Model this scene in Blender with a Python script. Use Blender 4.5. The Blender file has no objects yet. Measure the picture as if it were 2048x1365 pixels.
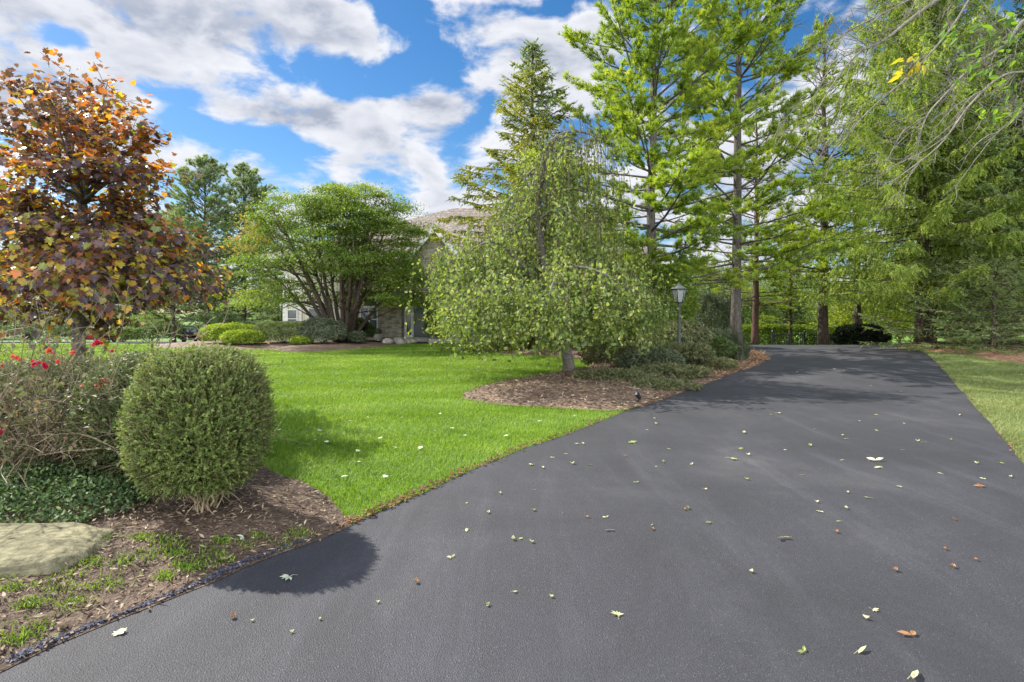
import bpy, math, random
import numpy as np
from mathutils import Vector
from mathutils.geometry import delaunay_2d_cdt
R = math.radians
rng = np.random.default_rng(7)
random.seed(7)
S = bpy.context.scene
COL = S.collection
F, HZ, CX, EYE = 1138.0, 622.0, 1024.0, 1.6      # survey constants: focal length in photo pixels, eye level, eye height

# ---------------------------------------------------------------- helpers
def at(x, y, Y):
    return np.array([(x-CX)*Y/F, Y, EYE-(y-HZ)*Y/F])
def gp(x, y):
    Y = EYE*F/(y-HZ)
    return ((x-CX)*Y/F, Y)
def sstep(a, b, x):
    t = np.clip((x-a)/(b-a), 0, 1); return t*t*(3-2*t)
def gz(X, Y):
    X = np.asarray(X, float); Y = np.asarray(Y, float)
    e = 27 + 22*sstep(-15, -12.5, X)*(1-sstep(7.5, 10, X))
    sl = 0.062 + 0.06*sstep(5, 12, X)
    d = np.maximum(0, Y-e)
    return -2.9*(1-np.exp(-sl*d/2.9*1.25))
def unit(v):
    v = np.asarray(v, float)
    return v/np.maximum(np.linalg.norm(v, axis=-1, keepdims=True), 1e-9)
def rdir(n, r=None):
    r = r or rng
    return unit(r.normal(size=(n, 3)))
class Noise:
    def __init__(s, scale, seed, n=10):
        r = np.random.default_rng(seed)
        s.k = rdir(n, r)*scale*r.uniform(.6, 1.6, (n, 1)); s.p = r.uniform(0, 6.28, n)
    def __call__(s, P):
        return np.sin(np.asarray(P)@s.k.T*6.28+s.p).mean(axis=-1)*1.6

class MB:
    def __init__(s): s.V = []; s.F = []; s.n = 0
    def add(s, v, f, tint=None, mat=0):
        v = np.asarray(v, np.float32).reshape(-1, 3); f = np.asarray(f, np.int64)
        if f.ndim == 1: f = f[None]
        if len(f) == 0: return s
        t = np.full(len(f), .5, np.float32) if tint is None else np.broadcast_to(np.asarray(tint, np.float32), (len(f),))
        s.V.append(v); s.F.append((f+s.n, t, mat)); s.n += len(v)
        return s
    def build(s, name, mats, parent=None, smooth=False, origin=(0, 0, 0)):
        me = bpy.data.meshes.new(name)
        V = np.concatenate(s.V)-np.asarray(origin, np.float32)
        me.vertices.add(len(V)); me.vertices.foreach_set('co', V.astype(np.float32).ravel())
        tot = np.concatenate([np.full(len(f), f.shape[1]) for f, t, m in s.F])
        idx = np.concatenate([f.ravel() for f, t, m in s.F])
        start = np.concatenate([[0], np.cumsum(tot)[:-1]])
        me.loops.add(len(idx)); me.loops.foreach_set('vertex_index', idx.astype(np.int32))
        me.polygons.add(len(tot)); me.polygons.foreach_set('loop_start', start.astype(np.int32))
        mi = np.concatenate([np.full(len(f), m) for f, t, m in s.F])
        me.polygons.foreach_set('material_index', mi.astype(np.int32))
        me.update(calc_edges=True)
        me.polygons.foreach_set('use_smooth', np.full(len(tot), smooth))
        a = me.attributes.new('tint', 'FLOAT', 'FACE')
        a.data.foreach_set('value', np.concatenate([t for f, t, m in s.F]).astype(np.float32))
        for m in (mats if isinstance(mats, (list, tuple)) else [mats]): me.materials.append(m)
        o = bpy.data.objects.new(name, me); COL.objects.link(o)
        if parent is not None: o.parent = parent
        else: o.location = origin
        return o
    # shapes
    def tube(s, P, rad, k=8, tint=.5, cap=True, mat=0):
        P = np.asarray(P, float); n = len(P); rad = np.broadcast_to(rad, (n,))
        T = unit(np.gradient(P, axis=0))
        ref = np.array([0.31, .95, .05]) if abs(T[:, 1]).mean() < .7 else np.array([.9, .1, .42])
        A = unit(np.cross(T, ref)); B = np.cross(T, A)
        th = np.arange(k)*2*np.pi/k
        v = P[:, None]+rad[:, None, None]*(np.cos(th)[None, :, None]*A[:, None]+np.sin(th)[None, :, None]*B[:, None])
        i = np.arange(n-1)[:, None]*k; j = np.arange(k)[None]; j2 = (j+1) % k
        f = np.stack([i+j, i+j2, i+k+j2, i+k+j], -1).reshape(-1, 4)
        b = s.n
        s.add(v.reshape(-1, 3), f, tint, mat)
        if cap:
            s.F.append((np.array([np.arange(k)[::-1]+b]), np.array([tint], np.float32), mat))
            s.F.append((np.array([np.arange(k)+b+(n-1)*k]), np.array([tint], np.float32), mat))
        return s
    def tubes(s, P, rad, k=3, tint=.5):
        P = np.asarray(P, float); b, n, _ = P.shape
        if b == 0: return s
        rad = np.broadcast_to(rad, (b, n))
        T = unit(np.gradient(P, axis=1))
        ref = np.array([.21, .37, .9])+np.where((abs(T[:, :, 2:3]).mean(axis=1, keepdims=True) > .75), np.array([.9, .2, -.9]), 0)
        A = unit(np.cross(T, np.broadcast_to(ref, T.shape))); B = np.cross(T, A)
        th = np.arange(k)*2*np.pi/k
        v = P[:, :, None]+rad[:, :, None, None]*(np.cos(th)[:, None]*A[:, :, None]+np.sin(th)[:, None]*B[:, :, None])
        o = np.arange(b)[:, None, None]*n*k; i = np.arange(n-1)[None, :, None]*k; j = np.arange(k)[None, None]; j2 = (j+1) % k
        f = np.stack([o+i+j, o+i+j2, o+i+k+j2, o+i+k+j], -1).reshape(-1, 4)
        return s.add(v.reshape(-1, 3), f, np.repeat(np.broadcast_to(tint, (b,)), (n-1)*k))
    def box(s, a, b, tint=.5, mat=0, bev=0):
        x0, y0, z0 = np.minimum(a, b); x1, y1, z1 = np.maximum(a, b)
        v = [(x, y, z) for z in (z0, z1) for y in (y0, y1) for x in (x0, x1)]
        f = [(0, 2, 3, 1), (4, 5, 7, 6), (0, 1, 5, 4), (2, 6, 7, 3), (0, 4, 6, 2), (1, 3, 7, 5)]
        return s.add(v, f, tint, mat)
    def lathe(s, prof, c, k=16, tint=.5, mat=0):
        prof = np.asarray(prof, float); n = len(prof); th = np.arange(k)*2*np.pi/k
        v = np.stack([prof[:, :1]*np.cos(th)+c[0], prof[:, :1]*np.sin(th)+c[1], np.repeat(prof[:, 1:]+c[2], k, 1)], -1)
        i = np.arange(n-1)[:, None]*k; j = np.arange(k)[None]; j2 = (j+1) % k
        s.add(v.reshape(-1, 3), np.stack([i+j, i+j2, i+k+j2, i+k+j], -1).reshape(-1, 4), tint, mat)
        return s
    def poly(s, pts, tint=.5, mat=0):
        return s.add(pts, np.arange(len(pts))[None], tint, mat)
    # foliage
    def cards(s, P, D, N, L, W, tpl, tint):
        """leaf-shaped cards: tpl = (points(u, v, w), faces)"""
        P = np.asarray(P, float); n = len(P)
        if n == 0: return s
        D = unit(D); Sd = unit(np.cross(N, D)); N = np.cross(D, Sd)
        L = np.broadcast_to(L, (n,))[:, None, None]; W = np.broadcast_to(W, (n,))[:, None, None]
        t = np.asarray(tpl[0], float)[None]
        v = P[:, None]+L*t[..., :1]*D[:, None]+W*t[..., 1:2]*Sd[:, None]+W*t[..., 2:]*N[:, None]
        m = t.shape[1]
        f = np.asarray(tpl[1]); ff = (np.arange(n)[:, None, None]*m+f[None]).reshape(-1, f.shape[1])
        return s.add(v.reshape(-1, 3), ff, np.repeat(np.broadcast_to(tint, (n,)), len(f)))
    def needles(s, P, A, n, L, w, spread, tint, r=rng):
        """tufts: n needle triangles round axis A at each P"""
        m = len(P)
        if m == 0: return s
        d = unit(np.asarray(A)[:, None]+spread*rdir(m*n, r).reshape(m, n, 3))
        L = np.broadcast_to(L, (m,))[:, None, None]*r.uniform(.7, 1.15, (m, n, 1))
        q = unit(np.cross(d, rdir(m*n, r).reshape(m, n, 3)))*w*.5
        p = np.asarray(P)[:, None]
        v = np.stack([p-q, p+q, p+d*L+q*.25], 2)
        f = np.arange(m*n*3).reshape(-1, 3)
        return s.add(v.reshape(-1, 3), f, np.repeat(np.broadcast_to(tint, (m,)), n))
    def brushes(s, P, D, L, n, nl, w, ang, tint, r=rng):
        """twigs clothed in short needles: axis from P along D, length L"""
        m = len(P)
        if m == 0: return s
        D = unit(D)[:, None]; L = np.broadcast_to(L, (m,))[:, None, None]
        u = (np.arange(n)[None, :, None]+r.uniform(0, 1, (m, n, 1)))/n
        base = np.asarray(P)[:, None]+D*L*u
        side = unit(np.cross(D, rdir(m*n, r).reshape(m, n, 3)))
        d = unit(D*math.cos(ang)+side*math.sin(ang))
        q = unit(np.cross(d, side+.3*rdir(m*n, r).reshape(m, n, 3)))*w*.5
        ln = nl*r.uniform(.7, 1.25, (m, n, 1))*(1.1-.5*u)
        v = np.stack([base-q, base+q, base+d*ln], 2)
        return s.add(v.reshape(-1, 3), np.arange(m*n*3).reshape(-1, 3), np.repeat(np.broadcast_to(tint, (m,)), n))

DIAMOND = ([(0, 0, 0), (.45, .5, .12), (1, 0, 0), (.45, -.5, .12)], [(0, 2, 1), (0, 3, 2)])
OVATE = ([(0, 0, 0), (.25, .42, .1), (.6, .4, .1), (1, 0, -.08), (.6, -.4, .1), (.25, -.42, .1)], [(0, 3, 2, 1), (0, 5, 4, 3)])
_h = [(0, .03), (-.08, .2), (-.1, .42), (.12, .36), (.22, .62), (.38, .42), (.62, .58), (.6, .26), (.8, .2)]
_o = _h+[(1.0, 0)]+[(a, -b) for a, b in _h[::-1]]
MAPLE = ([(.3, 0, .0)]+[(a, b, .16*abs(b)-.1*a*a) for a, b in _o], [(0, i+1, (i+1) % len(_o)+1) for i in range(len(_o))])
PALM5 = ([(.25, 0, 0), (0, 0, 0), (.15, .5, .05), (.42, .16, 0), (1, 0, -.1), (.42, -.16, 0), (.15, -.5, .05)], [(0, 2, 1), (0, 3, 2), (0, 4, 3), (0, 5, 4), (0, 6, 5), (0, 1, 6)])

# ---------------------------------------------------------------- object bookkeeping
def tag(o, label=None, cat=None, group=None, kind=None):
    if label: o['label'] = label
    if cat: o['category'] = cat
    if group: o['group'] = group
    if kind: o['kind'] = kind
    return o
def thing(name, label, cat, loc, rz=0, group=None):
    o = bpy.data.objects.new(name, None); COL.objects.link(o); o.empty_display_size = .2
    o.location = loc; o.rotation_euler = (0, 0, rz)
    return tag(o, label, cat, group)
def dup(root, loc, rz=0, sc=1, label=None):
    r = root.copy(); COL.objects.link(r); r.location = loc; r.rotation_euler = (0, 0, rz); r.scale = (sc, sc, sc)
    if label: r['label'] = label
    for ch in list(root.children):
        c = ch.copy(); COL.objects.link(c); c.parent = r
        for g in ch.children:
            d = g.copy(); COL.objects.link(d); d.parent = c
    return r

# ---------------------------------------------------------------- materials
def newmat(name):
    m = bpy.data.materials.new(name); m.use_nodes = True
    nt = m.node_tree; nt.nodes.clear()
    return m, nt
def N(nt, t, **kw):
    n = nt.nodes.new(t)
    for k, v in kw.items():
        if k.startswith('in_'):
            key = k[3:]; key = int(key) if key.isdigit() else key.replace('_', ' ')
            n.inputs[key].default_value = v
        else: setattr(n, k, v)
    return n
def ramp(nt, stops, interp='LINEAR'):
    r = nt.nodes.new('ShaderNodeValToRGB'); cr = r.color_ramp; cr.interpolation = interp
    while len(cr.elements) < len(stops): cr.elements.new(.5)
    for e, (p, c) in zip(cr.elements, stops): e.position = p; e.color = (*c[:3], 1)
    return r
def leaf_mat(name, stops, trans=.4, gain=(1.7, 1.6, .7), rough=.55, spec=.3):
    m, nt = newmat(name); L = nt.links
    a = N(nt, 'ShaderNodeAttribute', attribute_name='tint')
    r = ramp(nt, stops); L.new(a.outputs['Fac'], r.inputs[0])
    b = N(nt, 'ShaderNodeBsdfPrincipled'); b.inputs['Roughness'].default_value = rough; b.inputs['Specular IOR Level'].default_value = spec
    L.new(r.outputs[0], b.inputs['Base Color'])
    g = N(nt, 'ShaderNodeMix', data_type='RGBA', blend_type='MULTIPLY'); g.inputs[0].default_value = 1; g.inputs[7].default_value = (*gain, 1)
    g.clamp_result = False
    L.new(r.outputs[0], g.inputs[6])
    t = N(nt, 'ShaderNodeBsdfTranslucent'); L.new(g.outputs[2], t.inputs[0])
    mx = N(nt, 'ShaderNodeMixShader'); mx.inputs[0].default_value = trans
    L.new(b.outputs[0], mx.inputs[1]); L.new(t.outputs[0], mx.inputs[2])
    o = N(nt, 'ShaderNodeOutputMaterial'); L.new(mx.outputs[0], o.inputs[0])
    return m
def noise_mat(name, stops, scale=8, detail=6, rough=.8, bump=.3, bdist=.02, stretch=(1, 1, 1), spec=.3, scale2=None, metallic=0, bscale=None):
    m, nt = newmat(name); L = nt.links
    tc = N(nt, 'ShaderNodeTexCoord'); mp = N(nt, 'ShaderNodeMapping'); mp.inputs['Scale'].default_value = stretch
    L.new(tc.outputs['Object'], mp.inputs[0])
    n = N(nt, 'ShaderNodeTexNoise', in_Scale=scale, in_Detail=detail, in_Roughness=.62); L.new(mp.outputs[0], n.inputs['Vector'])
    r = ramp(nt, stops); L.new(n.outputs[0], r.inputs[0])
    b = N(nt, 'ShaderNodeBsdfPrincipled'); b.inputs['Roughness'].default_value = rough; b.inputs['Specular IOR Level'].default_value = spec; b.inputs['Metallic'].default_value = metallic
    col = r.outputs[0]
    if scale2:
        n2 = N(nt, 'ShaderNodeTexNoise', in_Scale=scale2, in_Detail=3.0); L.new(mp.outputs[0], n2.inputs['Vector'])
        r2 = ramp(nt, [(.35, (.72, .72, .72)), (.65, (1.15, 1.15, 1.15))]); L.new(n2.outputs[0], r2.inputs[0])
        mx = N(nt, 'ShaderNodeMix', data_type='RGBA', blend_type='MULTIPLY'); mx.inputs[0].default_value = 1; L.new(col, mx.inputs[6]); L.new(r2.outputs[0], mx.inputs[7]); col = mx.outputs[2]
    L.new(col, b.inputs['Base Color'])
    if bump:
        nb = N(nt, 'ShaderNodeTexNoise', in_Scale=bscale or scale*2.5, in_Detail=5.0); L.new(mp.outputs[0], nb.inputs['Vector'])
        bp = N(nt, 'ShaderNodeBump', in_Strength=bump, in_Distance=bdist); L.new(nb.outputs[0], bp.inputs['Height']); L.new(bp.outputs[0], b.inputs['Normal'])
    o = N(nt, 'ShaderNodeOutputMaterial'); L.new(b.outputs[0], o.inputs[0])
    return m
def g(v): return (v, v, v)

BARK_GREY = noise_mat('bark_grey', [(.3, (.035, .03, .026)), (.5, (.10, .088, .075)), (.75, (.22, .20, .175))], scale=9, stretch=(3, 3, .7), bump=1.0, bdist=.03)
BARK_BROWN = noise_mat('bark_brown', [(.3, (.035, .025, .02)), (.6, (.11, .08, .06)), (.8, (.2, .15, .12))], scale=8, stretch=(3, 3, .6), bump=.9, bdist=.03)
BARK_SMOOTH = noise_mat('bark_smooth', [(.3, (.07, .06, .05)), (.55, (.15, .132, .112)), (.8, (.27, .25, .22))], scale=11, stretch=(1, 1, 2.5), bump=.6, bdist=.012)
BARK_RED = noise_mat('bark_red', [(.3, (.04, .025, .02)), (.6, (.13, .07, .05)), (.8, (.22, .13, .09))], scale=8, stretch=(3, 3, .6), bump=.8, bdist=.03)
TWIG_PALE = noise_mat('twig_pale', [(.3, (.12, .105, .09)), (.7, (.27, .24, .205))], scale=12, bump=.3)
CANE = leaf_mat('cane', [(0, (.07, .10, .035)), (.4, (.15, .13, .075)), (.7, (.22, .155, .095)), (1, (.28, .23, .165))], trans=.0)
STEM_TAN = noise_mat('stem_tan', [(.3, (.25, .19, .11)), (.7, (.46, .37, .23))], scale=20, bump=.3)

PINE = leaf_mat('pine_needles', [(0, (.07, .115, .02)), (.4, (.18, .265, .04)), (.75, (.30, .375, .055)), (1, (.43, .45, .09))], trans=.46, gain=(1.8, 1.75, .6))
PINE_FAR = leaf_mat('pine_needles_grey', [(0, (.085, .13, .065)), (.5, (.19, .25, .12)), (1, (.30, .36, .19))], trans=.38, gain=(1.6, 1.6, .9))
SPRUCE = leaf_mat('spruce_needles', [(0, (.11, .155, .04)), (.45, (.27, .355, .085)), (1, (.45, .52, .17))], trans=.43, gain=(1.6, 1.55, .7))
SPRUCE_BLUE = leaf_mat('spruce_needles_grey_green', [(0, (.085, .125, .055)), (.5, (.21, .275, .105)), (1, (.36, .42, .19))], trans=.38, gain=(1.6, 1.6, .9))
HEMLOCK = leaf_mat('hemlock_needles', [(0, (.07, .095, .02)), (.5, (.20, .235, .035)), (.8, (.30, .31, .05)), (1, (.20, .27, .16))], trans=.42, gain=(1.8, 1.6, .6))
WEEP = leaf_mat('weeping_leaves', [(0, (.055, .09, .024)), (.45, (.15, .215, .05)), (.8, (.28, .335, .10)), (1, (.42, .43, .20))], trans=.4, gain=(1.7, 1.6, .75))
JMAPLE = leaf_mat('green_maple_leaves', [(0, (.05, .09, .018)), (.5, (.135, .205, .034)), (.9, (.25, .32, .055)), (1, (.32, .19, .09))], trans=.42, gain=(1.8, 1.7, .6))
PURPLE = leaf_mat('purple_maple_leaves', [(0, (.055, .038, .055)), (.22, (.125, .085, .10)), (.4, (.20, .09, .06)), (.57, (.38, .13, .035)), (.74, (.52, .26, .035)), (.87, (.40, .34, .045)), (1, (.15, .20, .04))], trans=.46, gain=(1.9, 1.6, .6), rough=.35, spec=.6)
BOX = leaf_mat('boxwood_leaves', [(0, (.055, .085, .022)), (.5, (.145, .205, .05)), (.85, (.25, .325, .085)), (1, (.34, .34, .14))], trans=.34, gain=(1.6, 1.6, .7), rough=.6, spec=.22)
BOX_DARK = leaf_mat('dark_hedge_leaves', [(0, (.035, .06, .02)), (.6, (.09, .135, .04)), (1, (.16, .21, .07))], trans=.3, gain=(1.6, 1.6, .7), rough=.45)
PALE_HEDGE = leaf_mat('pale_hedge_leaves', [(0, (.12, .16, .06)), (.5, (.24, .29, .12)), (1, (.40, .44, .22))], trans=.35, gain=(1.5, 1.5, .9))
LIME = leaf_mat('lime_leaves', [(0, (.12, .19, .022)), (.5, (.24, .33, .04)), (1, (.38, .44, .09))], trans=.38, gain=(1.6, 1.5, .6))
VINCA = leaf_mat('groundcover_leaves', [(0, (.035, .075, .024)), (.6, (.11, .19, .06)), (1, (.26, .33, .15))], trans=.28, rough=.45, spec=.35)
GREYGREEN = leaf_mat('grey_green_foliage', [(0, (.06, .08, .045)), (.5, (.12, .15, .085)), (1, (.24, .26, .17))], trans=.25, gain=(1.4, 1.4, .9))
DULL = leaf_mat('dull_shrub_foliage', [(0, (.06, .075, .034)), (.5, (.14, .165, .07)), (.85, (.22, .21, .11)), (1, (.32, .2, .12))], trans=.32, gain=(1.5, 1.4, .8))
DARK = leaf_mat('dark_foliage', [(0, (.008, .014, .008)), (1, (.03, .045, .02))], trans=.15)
BGLEAF = leaf_mat('wood_leaves', [(0, (.06, .10, .04)), (.5, (.13, .19, .06)), (1, (.23, .29, .09))], trans=.42, gain=(1.7, 1.6, .7))
YELLOWGREEN = leaf_mat('yellow_green_leaves', [(0, (.1, .15, .02)), (.5, (.2, .25, .03)), (1, (.32, .34, .06))], trans=.5, gain=(1.7, 1.6, .6))
BRIGHT = leaf_mat('bright_leaves', [(0, (.1, .2, .03)), (.5, (.17, .3, .04)), (.8, (.35, .36, .05)), (1, (.5, .4, .05))], trans=.5, gain=(1.7, 1.6, .5))
GRASS = leaf_mat('grass_blades', [(0, (.075, .14, .018)), (.45, (.14, .24, .024)), (.8, (.22, .33, .05)), (1, (.32, .38, .12))], trans=.38, gain=(1.6, 1.5, .6), rough=.5)
GRASS_PALE = leaf_mat('dry_grass_blades', [(0, (.10, .15, .04)), (.5, (.19, .24, .075)), (1, (.32, .34, .15))], trans=.35, gain=(1.4, 1.3, .8))
PETAL = leaf_mat('rose_petals', [(0, (.5, .01, .06)), (.5, (.7, .02, .1)), (1, (.75, .14, .05))], trans=.3, gain=(1.2, 1.2, 1.2), rough=.45)
CHIP = leaf_mat('mulch_chips', [(0, (.045, .03, .02)), (.4, (.13, .09, .06)), (.7, (.25, .18, .11)), (1, (.42, .35, .24))], trans=0, rough=.8)
NEEDLE_LITTER = leaf_mat('needle_litter', [(0, (.16, .08, .045)), (.5, (.32, .17, .09)), (1, (.5, .34, .2))], trans=0, rough=.8)
LITTER = leaf_mat('leaf_litter', [(0, (.07, .03, .018)), (.5, (.16, .07, .035)), (.8, (.26, .14, .06)), (1, (.13, .085, .055))], trans=.1, rough=.7)
MOSS = leaf_mat('moss', [(0, (.07, .13, .015)), (.6, (.15, .24, .025)), (1, (.26, .36, .05))], trans=.25)
CRUMB = leaf_mat('sealer_crumbs', [(0, (.025, .028, .045)), (.6, (.06, .065, .10)), (1, (.12, .125, .17))], trans=0, rough=.7)
LEAF_PALE = leaf_mat('fallen_leaf_pale', [(0, (.4, .4, .2)), (.4, (.55, .52, .28)), (.7, (.7, .66, .42)), (1, (.45, .5, .2))], trans=.2, gain=(1, 1, .8), rough=.5)
LEAF_GREEN = leaf_mat('fallen_leaf_green', [(0, (.2, .27, .06)), (1, (.38, .42, .14))], trans=.25, gain=(1, 1, .8), rough=.5)
LEAF_WHITE = leaf_mat('fallen_leaf_silver', [(0, (.45, .5, .36)), (1, (.62, .66, .5))], trans=.15, gain=(1, 1, .9), rough=.5)
LEAF_ORANGE = leaf_mat('fallen_leaf_orange', [(0, (.26, .11, .045)), (.6, (.38, .2, .09)), (1, (.24, .13, .07))], trans=.2, gain=(1, 1, .8), rough=.5)

def plain(name, c, rough=.5, metallic=0, spec=.4):
    m, nt = newmat(name); b = N(nt, 'ShaderNodeBsdfPrincipled'); o = N(nt, 'ShaderNodeOutputMaterial')
    n = N(nt, 'ShaderNodeTexNoise', in_Scale=9.0, in_Detail=4.0)
    r = ramp(nt, [(.3, tuple(x*.86 for x in c)), (.7, tuple(min(1, x*1.1) for x in c))])
    tc = N(nt, 'ShaderNodeTexCoord'); nt.links.new(tc.outputs['Object'], n.inputs['Vector']); nt.links.new(n.outputs[0], r.inputs[0]); nt.links.new(r.outputs[0], b.inputs['Base Color'])
    b.inputs['Roughness'].default_value = rough; b.inputs['Metallic'].default_value = metallic; b.inputs['Specular IOR Level'].default_value = spec
    nt.links.new(b.outputs[0], o.inputs[0]); return m
def glass(name):
    m, nt = newmat(name); b = N(nt, 'ShaderNodeBsdfPrincipled'); o = N(nt, 'ShaderNodeOutputMaterial')
    b.inputs['Base Color'].default_value = (.92, .94, .92, 1); b.inputs['Roughness'].default_value = .22; b.inputs['Transmission Weight'].default_value = .72; b.inputs['IOR'].default_value = 1.1
    nt.links.new(b.outputs[0], o.inputs[0]); return m

# ---- asphalt
def asphalt():
    m, nt = newmat('asphalt'); L = nt.links
    tc = N(nt, 'ShaderNodeTexCoord')
    V = tc.outputs['Object']
    big = N(nt, 'ShaderNodeTexNoise', in_Scale=.55, in_Detail=5.0, in_Roughness=.65, in_Distortion=.6); L.new(V, big.inputs['Vector'])
    rb = ramp(nt, [(.34, (.033, .033, .037)), (.55, (.042, .042, .0485)), (.66, (.058, .057, .061)), (.75, (.07, .068, .071))]); L.new(big.outputs[0], rb.inputs[0])
    fine = N(nt, 'ShaderNodeTexNoise', in_Scale=110.0, in_Detail=3.0, in_Roughness=.7); L.new(V, fine.inputs['Vector'])
    rf = ramp(nt, [(.3, g(.7)), (.5, g(1.0)), (.72, g(1.4))]); L.new(fine.outputs[0], rf.inputs[0])
    mul = N(nt, 'ShaderNodeMix', data_type='RGBA', blend_type='MULTIPLY'); mul.inputs[0].default_value = 1
    L.new(rb.outputs[0], mul.inputs[6]); L.new(rf.outputs[0], mul.inputs[7])
    # pale worn stone specks, thicker along scuffed patches
    vor = N(nt, 'ShaderNodeTexVoronoi', in_Scale=95.0); L.new(V, vor.inputs['Vector'])
    sp = ramp(nt, [(.0, g(1)), (.16, g(1)), (.24, g(0))]); L.new(vor.outputs['Distance'], sp.inputs[0])
    cell = N(nt, 'ShaderNodeSeparateColor'); L.new(vor.outputs['Color'], cell.inputs[0])
    med = N(nt, 'ShaderNodeTexNoise', in_Scale=1.3, in_Detail=6.0, in_Roughness=.7, in_Distortion=1.0); L.new(V, med.inputs['Vector'])
    rm = ramp(nt, [(.46, g(.04)), (.62, g(.3)), (.72, g(.55))]); L.new(med.outputs[0], rm.inputs[0])
    # faint scuffs drawn out along the way cars drive
    mp = N(nt, 'ShaderNodeMapping'); mp.inputs['Rotation'].default_value = (0, 0, R(33.5)); mp.inputs['Scale'].default_value = (1.0, .16, 1); L.new(V, mp.inputs[0])
    sc = N(nt, 'ShaderNodeTexNoise', in_Scale=2.1, in_Detail=7.0, in_Roughness=.72, in_Distortion=.8); L.new(mp.outputs[0], sc.inputs['Vector'])
    rs = ramp(nt, [(.5, g(.92)), (.62, g(1.12)), (.74, g(1.5))]); L.new(sc.outputs[0], rs.inputs[0])
    m3 = N(nt, 'ShaderNodeMix', data_type='RGBA', blend_type='MULTIPLY'); m3.inputs[0].default_value = 1; L.new(mul.outputs[2], m3.inputs[6]); L.new(rs.outputs[0], m3.inputs[7]); mul = m3
    lt = N(nt, 'ShaderNodeMath', operation='LESS_THAN'); L.new(cell.outputs[0], lt.inputs[0]); L.new(rm.outputs[0], lt.inputs[1])
    mk = N(nt, 'ShaderNodeMath', operation='MULTIPLY'); L.new(lt.outputs[0], mk.inputs[0]); L.new(sp.outputs[0], mk.inputs[1])
    mk2 = N(nt, 'ShaderNodeMath', operation='MULTIPLY'); L.new(mk.outputs[0], mk2.inputs[0]); mk2.inputs[1].default_value = .55
    mx = N(nt, 'ShaderNodeMix', data_type='RGBA'); L.new(mk2.outputs[0], mx.inputs[0]); L.new(mul.outputs[2], mx.inputs[6]); mx.inputs[7].default_value = (.26, .245, .215, 1)
    b = N(nt, 'ShaderNodeBsdfPrincipled'); b.inputs['Roughness'].default_value = .72; b.inputs['Specular IOR Level'].default_value = .35
    L.new(mx.outputs[2], b.inputs['Base Color'])
    v2 = N(nt, 'ShaderNodeTexVoronoi', in_Scale=130.0); L.new(V, v2.inputs['Vector'])
    bp = N(nt, 'ShaderNodeBump', in_Strength=.55, in_Distance=.006); L.new(v2.outputs['Distance'], bp.inputs['Height']); L.new(bp.outputs[0], b.inputs['Normal'])
    o = N(nt, 'ShaderNodeOutputMaterial'); L.new(b.outputs[0], o.inputs[0]); return m
ASPHALT = asphalt()
LAWN_SOIL = noise_mat('lawn_turf', [(.3, (.05, .11, .014)), (.5, (.09, .18, .018)), (.7, (.14, .24, .035))], scale=14, detail=8, scale2=.5, bump=.8, bdist=.03, bscale=60)
SOIL = noise_mat('soil', [(.25, (.035, .022, .015)), (.5, (.10, .066, .045)), (.72, (.2, .145, .1))], scale=16, detail=9, scale2=1.6, bump=1.0, bdist=.03, bscale=45)
MULCH = noise_mat('mulch', [(.25, (.07, .045, .03)), (.5, (.17, .115, .08)), (.72, (.27, .19, .135))], scale=12, detail=9, scale2=1.2, bump=1.0, bdist=.03, bscale=35)
NEEDLE_BED = noise_mat('needle_mulch', [(.25, (.12, .065, .04)), (.5, (.26, .15, .085)), (.72, (.4, .26, .16))], scale=10, detail=9, scale2=.9, bump=.8, bdist=.03, bscale=35)
STONE_SLAB = noise_mat('boulder_stone', [(.25, (.085, .08, .05)), (.45, (.18, .165, .10)), (.6, (.25, .23, .14)), (.8, (.36, .33, .21))], scale=4.5, detail=12, scale2=17, bump=1.0, bdist=.03, bscale=16, stretch=(1, 1.5, 2.2), rough=.9, spec=.15)
ROCK = noise_mat('garden_rock', [(.3, (.16, .15, .13)), (.7, (.42, .4, .36))], scale=4, detail=8, bump=.7, bdist=.04)
PAVING = noise_mat('walk_paving', [(.3, (.28, .25, .22)), (.7, (.45, .42, .38))], scale=5, bump=.3)
ROADM = noise_mat('street_asphalt', [(.3, (.05, .05, .055)), (.7, (.08, .08, .085))], scale=6, bump=.2)

# ---------------------------------------------------------------- polygons on the ground
def inside(P, poly):
    P = np.asarray(P, float); x, y = P[:, 0], P[:, 1]; c = np.zeros(len(P), bool); q = np.asarray(poly, float)
    for (x0, y0), (x1, y1) in zip(q, np.roll(q, -1, 0)):
        h = (y0 > y) != (y1 > y)
        c ^= h & (x < (x1-x0)*(y-y0)/(y1-y0+1e-12)+x0)
    return c
def edged(P, poly):
    P = np.asarray(P, float); d = np.full(len(P), 1e9); q = np.asarray(poly, float)
    for a, b in zip(q, np.roll(q, -1, 0)):
        ab = b-a; t = np.clip(((P-a)@ab)/(ab@ab+1e-12), 0, 1)
        d = np.minimum(d, np.linalg.norm(P-a-t[:, None]*ab, axis=1))
    return d
def smooth_line(pts, n=6):
    p = np.asarray(pts, float); q = np.vstack([2*p[0]-p[1], p, 2*p[-1]-p[-2]]); out = []
    for i in range(1, len(q)-2):
        for t in np.arange(n)/n:
            a, b, c, d = q[i-1:i+3]
            out.append(.5*((2*b)+(-a+c)*t+(2*a-5*b+4*c-d)*t*t+(-a+3*b-3*c+d)*t**3))
    out.append(p[-1]); return np.array(out)
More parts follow.
